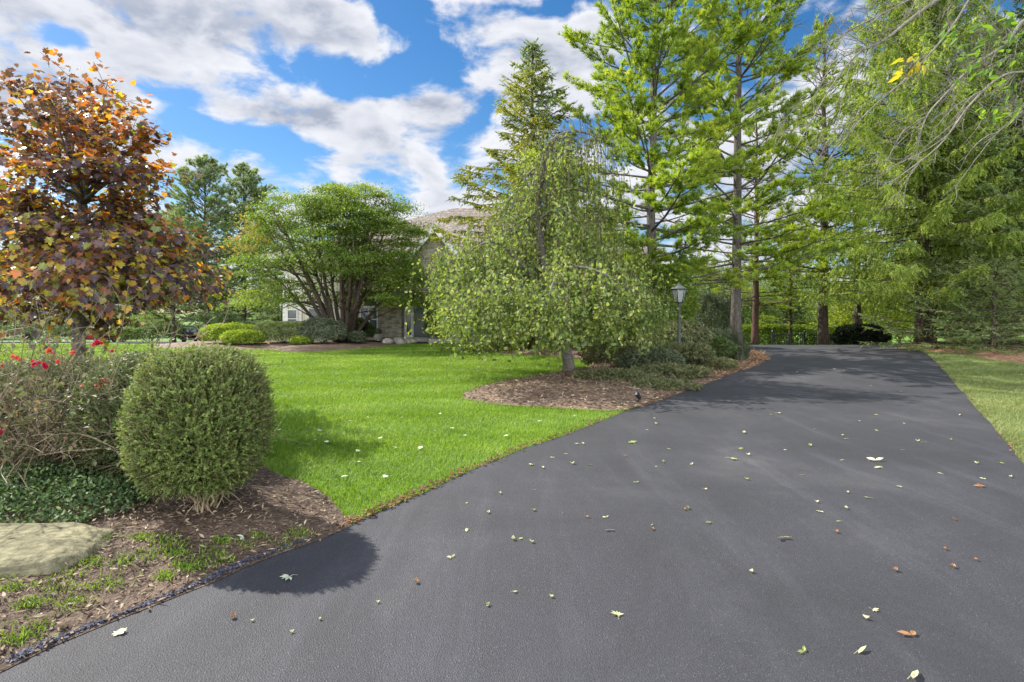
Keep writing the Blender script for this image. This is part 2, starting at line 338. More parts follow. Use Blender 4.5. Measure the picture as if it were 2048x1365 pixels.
def rough_edge(p, amp, seed):
    n = Noise(.9, seed); n2 = Noise(3.5, seed+1)
    q = np.c_[p, np.zeros(len(p))]; k = np.c_[n(q)+.5*n2(q), n(q+7)+.5*n2(q+7)]
    return p+k*amp*np.clip(np.linalg.norm(p, axis=1)/8, .4, 1.4)[:, None]
left_px = [(0, 1345), (130, 1283), (300, 1212), (420, 1165), (520, 1122), (640, 1078), (700, 1052), (780, 1015), (850, 985), (950, 940), (1040, 902), (1150, 862), (1270, 818), (1340, 793), (1400, 772), (1450, 753), (1500, 736), (1532, 722), (1536, 714), (1522, 706), (1496, 700)]
right_px = [(1800, 698), (1836, 702), (1852, 708), (1875, 728), (1905, 762), (1960, 825), (2048, 928)]
LEFT = smooth_line([gp(*p) for p in left_px], 8); LEFT = np.vstack([[(-9, -3), (-3.6, 1.0)], rough_edge(LEFT, .03, 3)])
RIGHT = smooth_line([gp(*p) for p in right_px], 8); RIGHT = np.vstack([rough_edge(RIGHT, .025, 5), [(3.6, 2.6), (2.2, -3)]])
DRIVE = np.vstack([LEFT, [(8.2, 25.4), (3, 25.4), (3, 29.5), (12, 30), (17.5, 29), (19.5, 27.0)], RIGHT])
bed_px = [(700, 1050), (668, 1012), (640, 985), (600, 962), (545, 945), (470, 905), (400, 880), (300, 850), (200, 835), (0, 820), (-300, 815)]
BED_IN = smooth_line([gp(*p) for p in bed_px], 6)
BED = np.vstack([[(-9, -2.9), (-3.55, 1.05)], LEFT[2:2+8*6+1]+np.array([.02, -.01]), rough_edge(BED_IN[1:], .03, 9), [(-9.5, 8)]])
wb_px = [(1290, 812), (1230, 822), (1100, 817), (1000, 811), (935, 800), (926, 792), (955, 776), (1010, 763), (1080, 752), (1150, 742), (1180, 728), (1120, 716), (1000, 709), (1010, 704), (1150, 702), (1300, 700), (1440, 700)]
WB = smooth_line([gp(*p) for p in wb_px], 6)
_i0 = int(np.argmin(np.linalg.norm(LEFT-np.array(gp(1290, 812)), axis=1))); _i1 = int(np.argmin(np.linalg.norm(LEFT-np.array(gp(1496, 700)), axis=1)))
WBED = np.vstack([rough_edge(WB, .04, 21), (LEFT[_i0:_i1+1]+np.array([.02, -.02]))[::-1]])
HB = smooth_line([gp(*p) for p in [(330, 698), (420, 705), (520, 700), (585, 706), (640, 704), (700, 701), (760, 695), (810, 689.5)]], 5)
HBED = np.vstack([rough_edge(HB, .1, 31), [(-7.0, 28.6), (-7, 30.6), (-13.5, 30.6), (-17, 27)]])
NB = [gp(x, y) for x, y in [(1786, 696.5), (1836, 700), (1870, 707), (1940, 716), (2048, 730), (2200, 748)]]
NBED = np.vstack([rough_edge(smooth_line(NB, 6), .06, 41), [(26, 22), (26, 32), (19.2, 30), (18.6, 26.5)]])
def mound(X, Y):
    P = np.c_[np.ravel(X), np.ravel(Y)]
    m = np.zeros(len(P)); i = inside(P, WBED)
    if i.any(): m[i] = .12*sstep(0, 1.3, edged(P[i], WBED))+.08*np.exp(-((P[i, 0]-1.4)/1.2)**2-((P[i, 1]-13.6)/1.0)**2)*sstep(0, .6, edged(P[i], WBED))
    i = inside(P, BED)
    if i.any(): m[i] = .10*sstep(0, .8, edged(P[i], BED))
    i = inside(P, HBED)
    if i.any(): m[i] = .15*sstep(0, 1.2, edged(P[i], HBED))
    i = inside(P, NBED)
    if i.any(): m[i] = .15*sstep(0, 1.5, edged(P[i], NBED))
    return m.reshape(np.shape(X))
def gh(X, Y): return gz(X, Y)+mound(X, Y)
def gh1(x, y): return float(gh(np.array([x]), np.array([y]))[0])
def sheet(name, poly, mat, dz, step, jit=0, lim=None, seed=1):
    poly = np.asarray(poly); r = np.random.default_rng(seed)
    lo, hi = poly.min(0), poly.max(0)
    gx, gy = np.meshgrid(np.arange(lo[0], hi[0], step), np.arange(lo[1], hi[1], step))
    G = np.c_[gx.ravel(), gy.ravel()]+r.uniform(-.3, .3, (gx.size, 2))*step
    G = G[inside(G, poly)]; G = G[edged(G, poly) > step*.35]
    pts = [Vector(p) for p in poly]+[Vector(p) for p in G]
    n = len(poly)
    v, e, f, *_ = delaunay_2d_cdt(pts, [], [list(range(n))], 1, 1e-5)
    v = np.array([tuple(p) for p in v]); z = gh(v[:, 0], v[:, 1])+dz
    if jit: z = z+jit*Noise(1.7, seed+3)(np.c_[v, z*0])*np.clip(edged(v, poly)/.3, 0, 1)
    m = MB(); m.add(np.c_[v, z], np.array([list(t) for t in f if len(t) == 3]))
    return tag(m.build(name, mat, smooth=True), kind='structure')

# ---------------------------------------------------------------- setting
def axis(a, b, near, far, k): 
    x = [0.0]; s = near
    while x[-1] < b: x.append(x[-1]+s); s = min(far, s*k)
    y = [0.0]; s = near
    while y[-1] > a: y.append(y[-1]-s); s = min(far, s*k)
    return np.array(y[:0:-1]+x)
xs = axis(-700, 700, .6, 60, 1.035); ys = axis(-60, 800, .6, 60, 1.03)
gx, gy = np.meshgrid(xs, ys)
m = MB(); nx = len(xs); ny = len(ys)
i = (np.arange(ny-1)[:, None]*nx+np.arange(nx-1)[None]).ravel()
m.add(np.stack([gx, gy, gz(gx, gy)-.012], -1).reshape(-1, 3), np.stack([i, i+1, i+nx+1, i+nx], -1))
tag(m.build('lawn', LAWN_SOIL, smooth=True), kind='structure')
sheet('driveway', DRIVE, ASPHALT, .004, .8)
sheet('garden_soil', BED, SOIL, .008, .22, .02)
sheet('mulch_ground', WBED, MULCH, .008, .4, .02)
sheet('house_bed_ground', HBED, MULCH, .008, .7, .03)
sheet('needle_ground', NBED, NEEDLE_BED, .008, .7, .03)
WALK = np.array([(-7.9, 28.45), (-3.4, 28.1), (4, 28.3), (4, 29.4), (-7.0, 29.6)])
LAWN_DRY = noise_mat('dry_turf', [(.3, (.07, .105, .028)), (.5, (.115, .15, .045)), (.7, (.17, .2, .075))], scale=14, detail=8, scale2=.5, bump=.8, bdist=.03, bscale=60)
sheet('lawn', np.vstack([RIGHT[4:]+np.array([-.02, 0]), [(30, -3), (30, 20)], NBED[:8][::-1]]), LAWN_DRY, -.003, 1.2)
sheet('path', WALK, PAVING, .012, 1.0)
ROAD = np.array([(-90, 55), (-19, 57), (-12, 58), (-12, 64), (-19, 63.5), (-90, 62)])
sheet('road', ROAD, ROADM, .02, 2.5)

# ---------------------------------------------------------------- trees
def curve(p0, d0, L, n, bend, wob, r):
    """a limb: starts at p0 along d0, BEND (a vector) is added to its heading over its length"""
    P = [np.array(p0, float)]; d = unit(d0); st = L/(n-1)
    for i in range(n-1):
        d = unit(d+np.asarray(bend)/(n-1)+r.normal(size=3)*wob); P.append(P[-1]+d*st)
    return np.array(P)
def trunk_path(H, lean, r, wob=.02, n=14):
    z = np.linspace(0, H, n); w = np.cumsum(r.normal(size=(n, 2))*wob, 0); w -= w[0]
    return np.c_[w[:, 0]+lean[0]*z, w[:, 1]+lean[1]*z, z]
def along(P, t):
    t = np.clip(t, 0, 1)*(len(P)-1); i = np.minimum(t.astype(int), len(P)-2); f = (t-i)[:, None]
    return P[i]*(1-f)+P[i+1]*f
def flare(n, r0, r1, p=.9):
    t = np.linspace(0, 1, n); return r0*(1-t)**p+r1*t+r0*.35*np.exp(-t*28)

def white_pine(seed, H, z0, Rmax, r0, lean=(0, 0), step=.5, tufts=7, mat=PINE, bark=BARK_GREY, bare=0, ntuft=10, nl=.18, nw=.024, skip=None, top=.12, name='white_pine', low=.6):
    r = np.random.default_rng(seed); tm = MB(); cm = MB()
    T = trunk_path(H, lean, r, .03, 16); tm.tube(T, flare(16, r0, .02, .85), 10)
    zz = z0; Ps = []; As = []; Ts = []; bp = []; br = []; sp = []; sr = []
    nz = Noise(.25, seed)
    while zz < H-.2:
        t = (zz-z0)/(H-z0); prof = (1-t)**.75*(low+(1-low)*min(1, t/.25))+top*(1-t)
        nb = r.integers(4, 7); a0 = r.uniform(0, 6.28); c = along(T, np.array([zz/H]))[0]
        for b in range(nb):
            a = a0+b*6.28/nb+r.normal()*.25; L = Rmax*prof*r.uniform(.4, 1.18)
            if L < .25 or (skip and skip(zz, a, r)): continue
            el = R(-4+48*t+r.normal()*7); d = np.array([math.cos(a)*math.cos(el), math.sin(a)*math.cos(el), math.sin(el)])
            P = curve(c+np.array([0, 0, r.uniform(-.15, .15)]), d, L, 7, (0, 0, .35-.25*t), .06, r)
            bp.append(P); br.append(np.linspace(.035*L**.6*.5+.008, .006, 7))
            dead = r.random() < bare
            ns = int(3+L*4.2)
            tt = r.uniform(.22, 1.0, ns); Q = along(P, tt); fw = unit(along(np.gradient(P, axis=0), tt))
            sd = np.where(r.random(ns) < .5, 1, -1)[:, None]*unit(np.cross(fw, [0, 0, 1.0]))
            D = unit(fw*.75+sd*r.uniform(.4, 1, (ns, 1))+np.array([0, 0, 1.0])*r.normal(.12, .22, (ns, 1)))
            SL = np.minimum(.42*L, .9)*(1.1-.55*tt)*r.uniform(.5, 1.2, ns)+.12
            sp.append(np.stack([Q, Q+D*SL[:, None]*.55+np.array([0, 0, .02]), Q+D*SL[:, None]], 1)); sr.append(np.tile([.009, .006, .004], (ns, 1)))
            if dead: continue
            k = np.maximum(2, (SL*tufts*1.6).astype(int)+1); rep = np.repeat(np.arange(ns), k)
            u = r.uniform(.3, 1.05, len(rep))[:, None]
            p = Q[rep]+D[rep]*SL[rep][:, None]*u+r.normal(size=(len(rep), 3))*.035
            Ps.append(p); As.append(unit(D[rep]+.35*rdir(len(rep), r)+np.array([0, 0, .45])))
            Ts.append(np.clip(.5+.28*nz(p)+r.normal(size=len(p))*.16+.15*(u[:, 0]-.6), 0, 1))
            p = along(P, r.uniform(.8, 1.02, 4+tufts)); Ps.append(p); As.append(unit(np.tile(unit(P[-1]-P[-2]), (len(p), 1))+.5*rdir(len(p), r)+np.array([0, 0, .3]))); Ts.append(np.full(len(p), .6))
        zz += step*r.uniform(.6, 1.25)*(1.1-.45*t)
    if bp:
        tm.tubes(np.array(bp), np.array(br), 5); tm.tubes(np.concatenate(sp), np.concatenate(sr), 3)
    cm.needles(np.concatenate(Ps), np.concatenate(As), ntuft, nl, nw, .75, np.concatenate(Ts), r)
    return tm, cm, (bark, mat)

def spruce(seed, H, Rmax, r0, step=.34, z0=.3, mat=SPRUCE, bark=BARK_BROWN, droop=.55, hang=.8, dens=1.0, bl=.42, nl=.055, nw=.022, nn=11, pw=.85, tip_up=.5, tintbias=None, ragged=.3, lean=(0, 0)):
    r = np.random.default_rng(seed); tm = MB(); cm = MB(); T = trunk_path(H, lean, r, .015, 14); tm.tube(T, flare(14, r0, .015, .9), 9)
    zz = z0; nz = Noise(.35, seed); Ps = []; Ds = []; Ls = []; bp = []; br = []
    while zz < H-.12:
        t = (zz-z0)/(H-z0); nb = int(r.integers(6, 9)*(1-.3*t)); a0 = r.uniform(0, 6.28); c = along(T, np.array([zz/H]))[0]
        for b in range(nb):
            a = a0+b*6.28/nb+r.normal()*.2; L = Rmax*((1-t)**pw*(.86+.14*min(1, t/.1)))*r.uniform(1-ragged, 1+ragged*.5)+.12
            el = R(30-34*(1-t)**.6-droop*12*(1-t)); d = np.array([math.cos(a)*math.cos(el), math.sin(a)*math.cos(el), math.sin(el)])
            P = curve(c, d, L, 6, (0, 0, tip_up-droop*.4*(1-t)), .04, r)
            bp.append(P); br.append(np.linspace(.02*L**.7*.6+.006, .005, 6))
            ns = int((3+L*11)*dens); tt = r.uniform(.04, 1.0, ns)**np.where(r.random(ns) < .4, 1.15, .66); Q = along(P, tt); fw = unit(along(np.gradient(P, axis=0), tt))
            sd = np.where(r.random(ns) < .5, 1, -1)[:, None]*unit(np.cross(fw, [0, 0, 1.0]))
            hg = hang*r.uniform(.3, 1.3, (ns, 1))
            D = unit(fw*.55+sd*r.uniform(.25, 1, (ns, 1))-np.array([0, 0, 1.0])*hg)
            l = bl*(1.15-.6*tt)*r.uniform(.5, 1.3, ns)*min(1, .35+L/2.2)
            Ps.append(Q); Ds.append(D); Ls.append(l)
            m2 = r.random(ns) < .75
            Ps.append(Q[m2]+D[m2]*l[m2][:, None]*r.uniform(.3, .8, (m2.sum(), 1))); Ds.append(unit(D[m2]+.7*rdir(int(m2.sum()), r)-np.array([0, 0, .35*hang]))); Ls.append(l[m2]*.7)
            Ps.append(along(P, np.array([.7, .85, .97]))); Ds.append(np.tile(unit(P[-1]-P[-2]), (3, 1))); Ls.append(np.full(3, bl*.6))
        zz += step*r.uniform(.75, 1.2)*(1.1-.5*t)
    P = np.concatenate(Ps); tint = np.clip(.45+.3*nz(P)+r.normal(size=len(P))*.17, 0, 1)
    if tintbias is not None: tint = np.clip(tint+tintbias(P, H), 0, 1)
    tm.tubes(np.array(bp), np.array(br), 4)
    cm.brushes(P, np.concatenate(Ds), np.concatenate(Ls), nn, nl, nw, .75, tint, r)
    return tm, cm, (bark, mat)

def put_tree(name, label, cat, parts, loc, rz=0, group=None, crown='crown'):
    tm, cm, (bark, mat) = parts; root = thing(name, label, cat, loc, rz, group)
    tm.build('trunk', bark, root, smooth=True); cm.build(crown, mat, root); return root

def broadleaf(seed, H, Wd, nleaf, lsize, mat, bark, z0=.25, stems=1, r0=.15, nclump=60, flat=.6, tpl=DIAMOND):
    r = np.random.default_rng(seed); tm = MB(); cm = MB()
    C = rdir(nclump, r)*r.uniform(.45, 1, (nclump, 1))**.6*np.array([Wd/2, Wd/2, H*(1-z0)/2]); C[:, 2] += H*(z0+(1-z0)/2)
    C[:, :2] *= (1-.35*np.clip((C[:, 2:]-H*.6)/(H*.4), 0, 1)); C += r.normal(size=C.shape)*.25
    fork = np.array([0, 0, H*z0*.8])
    tm.tube(curve((0, 0, 0), (0, 0, 1), H*z0*.85, 5, r.normal(size=3)*.1, .03, r), flare(5, r0, r0*.7), 8)
    B = []; 
    for c in C: 
        mid = fork*.5+c*.5+np.array([0, 0, .12*H])*r.uniform(-.3, 1); tt = np.linspace(0, 1, 6)[:, None]
        B.append(fork*(1-tt)**2+2*mid*tt*(1-tt)+c*tt*tt+r.normal(size=(6, 3))*.05)
    tm.tubes(np.array(B), np.tile(np.linspace(r0*.35, .008, 6), (nclump, 1)), 4)
    k = nleaf//nclump; sz = Wd*.13*r.uniform(.6, 1.4, nclump)
    p = np.repeat(C, k, 0)+r.normal(size=(nclump*k, 3))*np.repeat(sz, k)[:, None]*np.array([1, 1, flat])
    nz = Noise(.5, seed); ti = np.clip(.45+.25*nz(p)+r.normal(size=len(p))*.17+np.repeat(r.normal(size=nclump)*.1, k), 0, .97)
    D = unit(rdir(len(p), r)*np.array([1, 1, .5])+np.array([0, 0, -.3])); Nn = unit(rdir(len(p), r)*.7+np.array([0, 0, 1]))
    cm.cards(p, D, Nn, lsize*r.uniform(.7, 1.25, len(p)), lsize*r.uniform(.6, .95, len(p)), tpl, ti)
    return tm, cm, (bark, mat)

# --- the purple maple beside the roses
def purple_maple():
    r = np.random.default_rng(11); Y0 = 9.5; tm = MB(); cm = MB(); b0 = at(155, 0, Y0); b0[2] = gh1(b0[0], Y0)
    T = np.array([b0]+[at(x, y, Y0) for x, y in [(156, 770), (157, 700), (160, 600), (163, 500), (165, 410)]]); tm.tube(T, [.14, .112, .104, .095, .084, .076], 10)
    fork = T[-1]
    targets = [(x, y, dy, 0) for x, y, dy in [(60, 160, .3), (140, 150, -.2), (228, 205, .5), (300, 292, -.1), (345, 345, .2), (-70, 190, .4), (-60, 290, -.7), (15, 260, -.6), (110, 220, -.9), (200, 250, 1.0), (250, 330, -.7), (90, 290, .9), (180, 320, -.8), (285, 395, .9), (40, 330, -1.2), (215, 165, .1), (20, 175, -.3), (165, 195, .8), (265, 260, -.4), (300, 340, .6)]]
    targets += [(x, y, dy, 1) for x, y, dy in [(285, 420, .2), (330, 470, -.3), (395, 490, .5), (412, 540, .1), (422, 580, .3), (310, 545, -1.1), (330, 595, -.6), (225, 595, -1.3), (60, 600, -1.2), (-60, 570, -.4), (-100, 470, .4), (-60, 400, -.5), (50, 460, -1.0), (110, 560, -1.5), (20, 400, .5), (185, 565, -1.0), (260, 500, .9), (360, 540, 1.0), (140, 480, 1.4), (-20, 520, 1.0), (60, 545, .9), (225, 470, -1.2), (100, 640, -.5), (290, 575, .4), (380, 568, -.4), (10, 620, -.2), (0, 470, -1.4), (130, 610, .8), (240, 545, 1.3), (80, 420, .7), (330, 515, .5), (-40, 350, .5), (200, 640, .2), (30, 560, -.9), (160, 530, -1.5), (60, 380, -.4), (-20, 440, .1), (90, 395, .3), (20, 385, -.4), (240, 415, .2), (290, 445, -.3), (110, 440, -.6), (225, 445, .5), (-30, 400, .2), (60, 425, .6), (270, 385, -.2)]]
    Ps = []; Ds = []; Ns = []; Ti = []; nz = Noise(.8, 5)
    for x, y, dy, low in targets:
        e = at(x, y, Y0+dy*1.35); s = fork if not low else along(T, np.array([r.uniform(.55, .95)]))[0]
        mid = (s*.5+e*.5+np.array([0, 0, .22])) if low else np.array([s[0]*.7+e[0]*.3, s[1]*.7+e[1]*.3, s[2]*.4+e[2]*.6]); mid = mid+r.normal(size=3)*.1; t = np.linspace(0, 1, 8)[:, None]
        B = s*(1-t)**2+2*mid*t*(1-t)+e*t*t; B[1:-1] += r.normal(size=(6, 3))*.025
        tm.tube(B, np.linspace(.034, .006, 8), 5)
        nt = 11
        tt = r.uniform(.42, 1, nt); Q = along(B, tt); fw = unit(along(np.gradient(B, axis=0), tt)); sd = rdir(nt, r)*np.array([1, 1, .35])
        D = unit(fw*.8+sd); L = r.uniform(.2, .58, nt); tips = Q+D*L[:, None]+np.array([0, 0, -.03])
        tm.tubes(np.stack([Q, (Q+tips)/2+np.array([0, 0, .02]), tips], 1), np.tile([.006, .004, .003], (nt, 1)), 3)
        k = 19; u = r.uniform(.15, 1.15, (nt, k, 1)); p = (Q[:, None]+(tips-Q)[:, None]*u+r.normal(size=(nt, k, 3))*np.array([.13, .13, .08])).reshape(-1, 3)
        out = unit(p-np.array([b0[0], Y0, 0])*np.array([1, 1, 0])-np.array([0, 0, 2.6]))
        Ps.append(p); Ds.append(unit(out*.7+rdir(len(p), r)*.7-np.array([0, 0, .55]))); Ns.append(unit(np.array([0, 0, 1.0])+.5*rdir(len(p), r)+.35*out))
        h = np.clip((p[:, 2]-1.4)/4.2, 0, 1)
        base = .18+.17*h+.25*nz(p)+r.normal(size=len(p))*.21
        grn = (r.random(len(p)) < .42*(1-h)**1.0); base = np.where(grn, r.uniform(.78, 1.0, len(p)), base)
        Ti.append(np.clip(base, 0, 1))
    P = np.concatenate(Ps); k = r.random(len(P)) < .93; P = P[k]
    L = .096*r.uniform(.6, 1.3, len(P))
    cm.cards(P, np.concatenate(Ds)[k], np.concatenate(Ns)[k], L, L*.95, MAPLE, np.concatenate(Ti)[k])
    root = thing('purple_maple', 'young maple with purple and orange autumn leaves standing behind the rose bush', 'tree', tuple(b0))
    tm.build('trunk', BARK_SMOOTH, root, True, b0).location = (0, 0, 0); cm.build('crown', PURPLE, root, origin=b0).location = (0, 0, 0)
purple_maple()

# --- the weeping tree in the mulch bed
def weeping_tree():
    r = np.random.default_rng(23); Y0 = 13.75; tm = MB(); cm = MB(); b0 = at(1138, 0, Y0); b0[2] = gh1(b0[0], Y0)-.02
    q = lambda x, y, d=0: at(x, y, Y0+d)
    def sp(pts, n=5): return smooth3(np.array(pts), n)
    lead = sp([b0, q(1136, 720), q(1128, 690), q(1120, 640), q(1098, 560), q(1082, 490), q(1074, 420), q(1085, 350), q(1092, 300), q(1112, 276), q(1145, 262), q(1172, 266)])
    tm.tube(lead, np.interp(np.linspace(0, 1, len(lead)), [0, .05, .25, .6, 1], [.19, .145, .125, .07, .025]), 10)
    arms = [([(1112, 620), (1070, 560, -.3), (1030, 515, -.6), (1000, 488, -.7), (965, 488, -.8), (930, 510, -.9)], .07, .95),
            ([(1095, 550), (1120, 540, -.8), (1165, 535, -1.6), (1215, 552, -2.1), (1262, 585, -2.3)], .055, 1),
            ([(1080, 480), (1040, 455, .9), (985, 470, 1.5), (940, 500, 1.8), (908, 525, 2.0)], .05, .8),
            ([(1108, 590), (1160, 530, .7), (1220, 520, 1.3), (1265, 550, 1.6), (1290, 590, 1.8)], .055, .9),
            ([(1112, 620), (1060, 590, -1.2), (1010, 575, -2.0), (960, 590, -2.5), (925, 625, -2.6)], .05, 1),
            ([(1078, 440), (1110, 420, -.5), (1145, 432, -.9), (1180, 470, -1.1)], .035, .9),
            ([(1088, 330), (1060, 345, .3), (1040, 380, .6), (1025, 430, .8)], .025, .8),
            ([(1145, 262), (1190, 275, .2), (1215, 320, .4)], .02, .25),
            ([(1090, 530), (1020, 535, .5), (940, 520, .5), (905, 520, .3), (880, 530, .1)], .04, .8),
            ([(1112, 600), (1170, 580, .4), (1235, 570, .3), (1280, 595, .1), (1308, 635, 0)], .04, 1),
            ([(1090, 540), (1150, 500, 1.6), (1210, 500, 2.4), (1250, 540, 2.9)], .04, .9),
            ([(1100, 570), (1110, 560, -1.4), (1105, 570, -2.4), (1095, 600, -3.0)], .04, 1),
            ([(1090, 530), (1070, 500, 1.5), (1050, 510, 2.5), (1030, 550, 3.2)], .04, 1),
            ([(1076, 400), (1120, 380, .4), (1170, 385, .6), (1205, 420, .8)], .03, .7)]
    A = []
    for pts, rad, lf in arms:
        P = sp([q(*p) for p in pts]); tm.tube(P, np.linspace(rad, .012, len(P)), 7); A.append((P, lf))
    A.append((lead[26:], .55)); A.append((lead[40:], .15))
    Ps = []; Ds = []; Ti = []; strands = []; srad = []
    nz = Noise(.7, 77); base_c = np.array([b0[0], Y0])
    for P, lf in A:
        ln = np.linalg.norm(np.diff(P, axis=0), axis=1).sum(); ns = int(ln*32)
        S0 = along(P, r.uniform(.16, 1, ns)); S0 = S0+r.normal(size=S0.shape)*np.array([.28, .36, .2]); S0[:, 2] = np.maximum(S0[:, 2], 1.2); out = S0[:, :2]-base_c; out = out/np.maximum(np.linalg.norm(out, axis=1, keepdims=True), .3)
        n = 9
        for s, o in zip(S0, out):
            dist = np.linalg.norm(s[:2]-base_c)
            floor = .62+.28*r.random()+.22*(dist < 1.2)+.25*(s[2] > 4.6)+(s[2] > 4)*r.uniform(0, 1.8)
            L = max(.35, (s[2]-floor)*r.uniform(.3, 1.03)); L = min(L, 3.0)
            a = r.uniform(0, 6.28); h = np.array([math.cos(a), math.sin(a)])*.8+o*.7; rad = r.uniform(.08, .38)*min(1, L)
            t = np.linspace(0, 1, n); hx = rad*(1-np.exp(-2.6*t))
            z = s[2]+.09*np.sin(np.minimum(t*5, np.pi))*r.random()-L*t**1.25
            Q = np.c_[s[0]+h[0]*hx, s[1]+h[1]*hx, z]+np.cumsum(r.normal(size=(n, 3))*.018, 0)*np.array([1, 1, .3])
            strands.append(Q); srad.append(np.linspace(.008, .0025, n))
            if r.random() > lf*.97: continue
            k = int(L*23)+4; p = along(Q, r.uniform(.1, 1.02, k)); Ps.append(p+r.normal(size=p.shape)*.075)
            Ds.append(np.tile([o[0]*.2, o[1]*.2, -.8], (k, 1))+1.0*rdir(k, r))
    P = np.concatenate(Ps); D = np.concatenate(Ds)
    tint = np.clip(.47+.2*nz(P)+r.normal(size=len(P))*.2, 0, 1)
    sm_ = MB(); sm_.tubes(np.array(strands), np.array(srad)*.85, 3)
    L = .088*r.uniform(.55, 1.35, len(P)); cm.cards(P, D, rdir(len(P), r), L, L*.7, OVATE, tint)
    root = thing('weeping_tree', 'weeping tree with trailing branches and a bare arched top in the mulch bed', 'tree', tuple(b0))
    tm.build('trunk', BARK_SMOOTH, root, True, b0); sm_.build('twigs', BARK_BROWN, root, True, b0); cm.build('crown', WEEP, root, origin=b0).location = (0, 0, 0)
def smooth3(p, n=5):
    q = np.vstack([2*p[0]-p[1], p, 2*p[-1]-p[-2]]); out = []
    for i in range(1, len(q)-2):
        for t in np.arange(n)/n:
            a, b, c, d = q[i-1:i+3]; out.append(.5*((2*b)+(-a+c)*t+(2*a-5*b+4*c-d)*t*t+(-a+3*b-3*c+d)*t**3))
    out.append(p[-1]); return np.array(out)
weeping_tree()

# --- the many-stemmed green maple before the house
def green_maple():
    r = np.random.default_rng(31); Y0 = 26.3; tm = MB(); cm = MB(); b0 = at(688, 0, Y0); b0[2] = gh1(b0[0], Y0)
    stems = []; ends = []
    for i in range(20):
        a = i/20*6.28+r.normal()*.15; rad = r.uniform(1.2, 4.2); h = r.uniform(3.9, 6.8)-.18*max(0, rad-2)**1.6
        e = b0+np.array([math.cos(a)*rad*(.82 if math.cos(a) > 0 else 1), math.sin(a)*rad*.8, h]); s = b0+np.array([math.cos(a)*.3, math.sin(a)*.25, 0]); m = s*.5+e*.5+np.array([-math.cos(a)*rad*.12, -math.sin(a)*rad*.1, -.15*h*(rad/4)])
        t = np.linspace(0, 1, 10)[:, None]; P = s*(1-t)**2+2*m*t*(1-t)+e*t*t; P[1:] += np.cumsum(r.normal(size=(9, 3))*.035, 0)
        tm.tube(P, np.linspace(.12, .02, 10), 7); stems.append(P)
        for j in range(7):
            s2 = along(P, np.array([r.uniform(.3, .9)]))[0]; a2 = a+r.normal()*.9; l = r.uniform(.8, 2.4)
            Q = curve(s2, (math.cos(a2), math.sin(a2), r.uniform(.2, .9)), l, 6, (0, 0, -.25), .08, r); tm.tube(Q, np.linspace(.035, .008, 6), 4); ends.append(Q)
    # layered pads of leaves over an umbrella-shaped envelope
    n = 330; u = r.uniform(0, 1, n)**.55; a = r.uniform(0, 6.28, n)
    xr = 4.75*u; top = 6.9*(1-.42*u**2.6); lay = top-r.choice([0, .0, .45, 1.0, 1.7, 2.5, 3.3, 4.2], n)*r.uniform(.6, 1.15, n)
    lay = lay+.45*np.sin(a*3+1)*u+.4*np.sin(a*7)*u+.35*np.sin(u*9+a*2); lay = np.maximum(lay, 1.95+.3*r.random(n)+np.maximum(0, 2.2-xr)*.9)
    C = np.c_[np.cos(a)*xr*np.where(np.cos(a) > 0, .82, 1), np.sin(a)*xr*.8, lay]+b0
    C += r.normal(size=C.shape)*.15; keep = ~((abs(C[:, 0]-b0[0]-.3) < 2.1) & (C[:, 2] < 3.3) & (C[:, 1] < Y0+.8) & (r.random(n) < .75)); C = C[keep]; n = len(C)
    k = 320; rad = r.uniform(.32, .85, n); q = r.normal(size=(n, k, 3)); q[..., 2] *= .2
    p = (C[:, None]+q*rad[:, None, None]*np.array([.75, .75, .6])); p[..., 2] -= .18*(q[..., 0]**2+q[..., 1]**2)*rad[:, None]*.5; p = p.reshape(-1, 3)
    nz = Noise(.45, 9); tint = np.clip(.42+.25*nz(p)+r.normal(size=len(p))*.16+np.repeat(r.normal(size=n)*.1, k), 0, .96)
    edge = (p[:, 0] < b0[0]-3.6) & (p[:, 2] > 4.0) & (r.random(len(p)) < .35); tint = np.where(edge, 1.0, tint)
    out = unit((p-b0)*np.array([1, 1, .0])+1e-3)
    L = .1*r.uniform(.65, 1.25, len(p)); cm.cards(p, unit(out*.6+rdir(len(p), r)*.8-np.array([0, 0, .35])), unit(np.array([0, 0, 1])+.55*rdir(len(p), r)), L, L*.9, PALM5, tint)
    nt = 160; s = C[r.integers(0, n, nt)]; near = np.array([min(stems, key=lambda P: np.linalg.norm(P[-1]-c))[r.integers(5, 10)] for c in s]); mid = (s+near)/2+np.array([0, 0, .15])
    tm.tubes(np.stack([near, mid, s], 1), np.tile([.025, .016, .008], (nt, 1)), 4)
    root = thing('spreading_maple', 'broad green maple with a vase of many dark stems in front of the house', 'tree', tuple(b0))
    tm.build('trunk', BARK_BROWN, root, True, b0).location = (0, 0, 0); cm.build('crown', JMAPLE, root, origin=b0).location = (0, 0, 0)
green_maple()

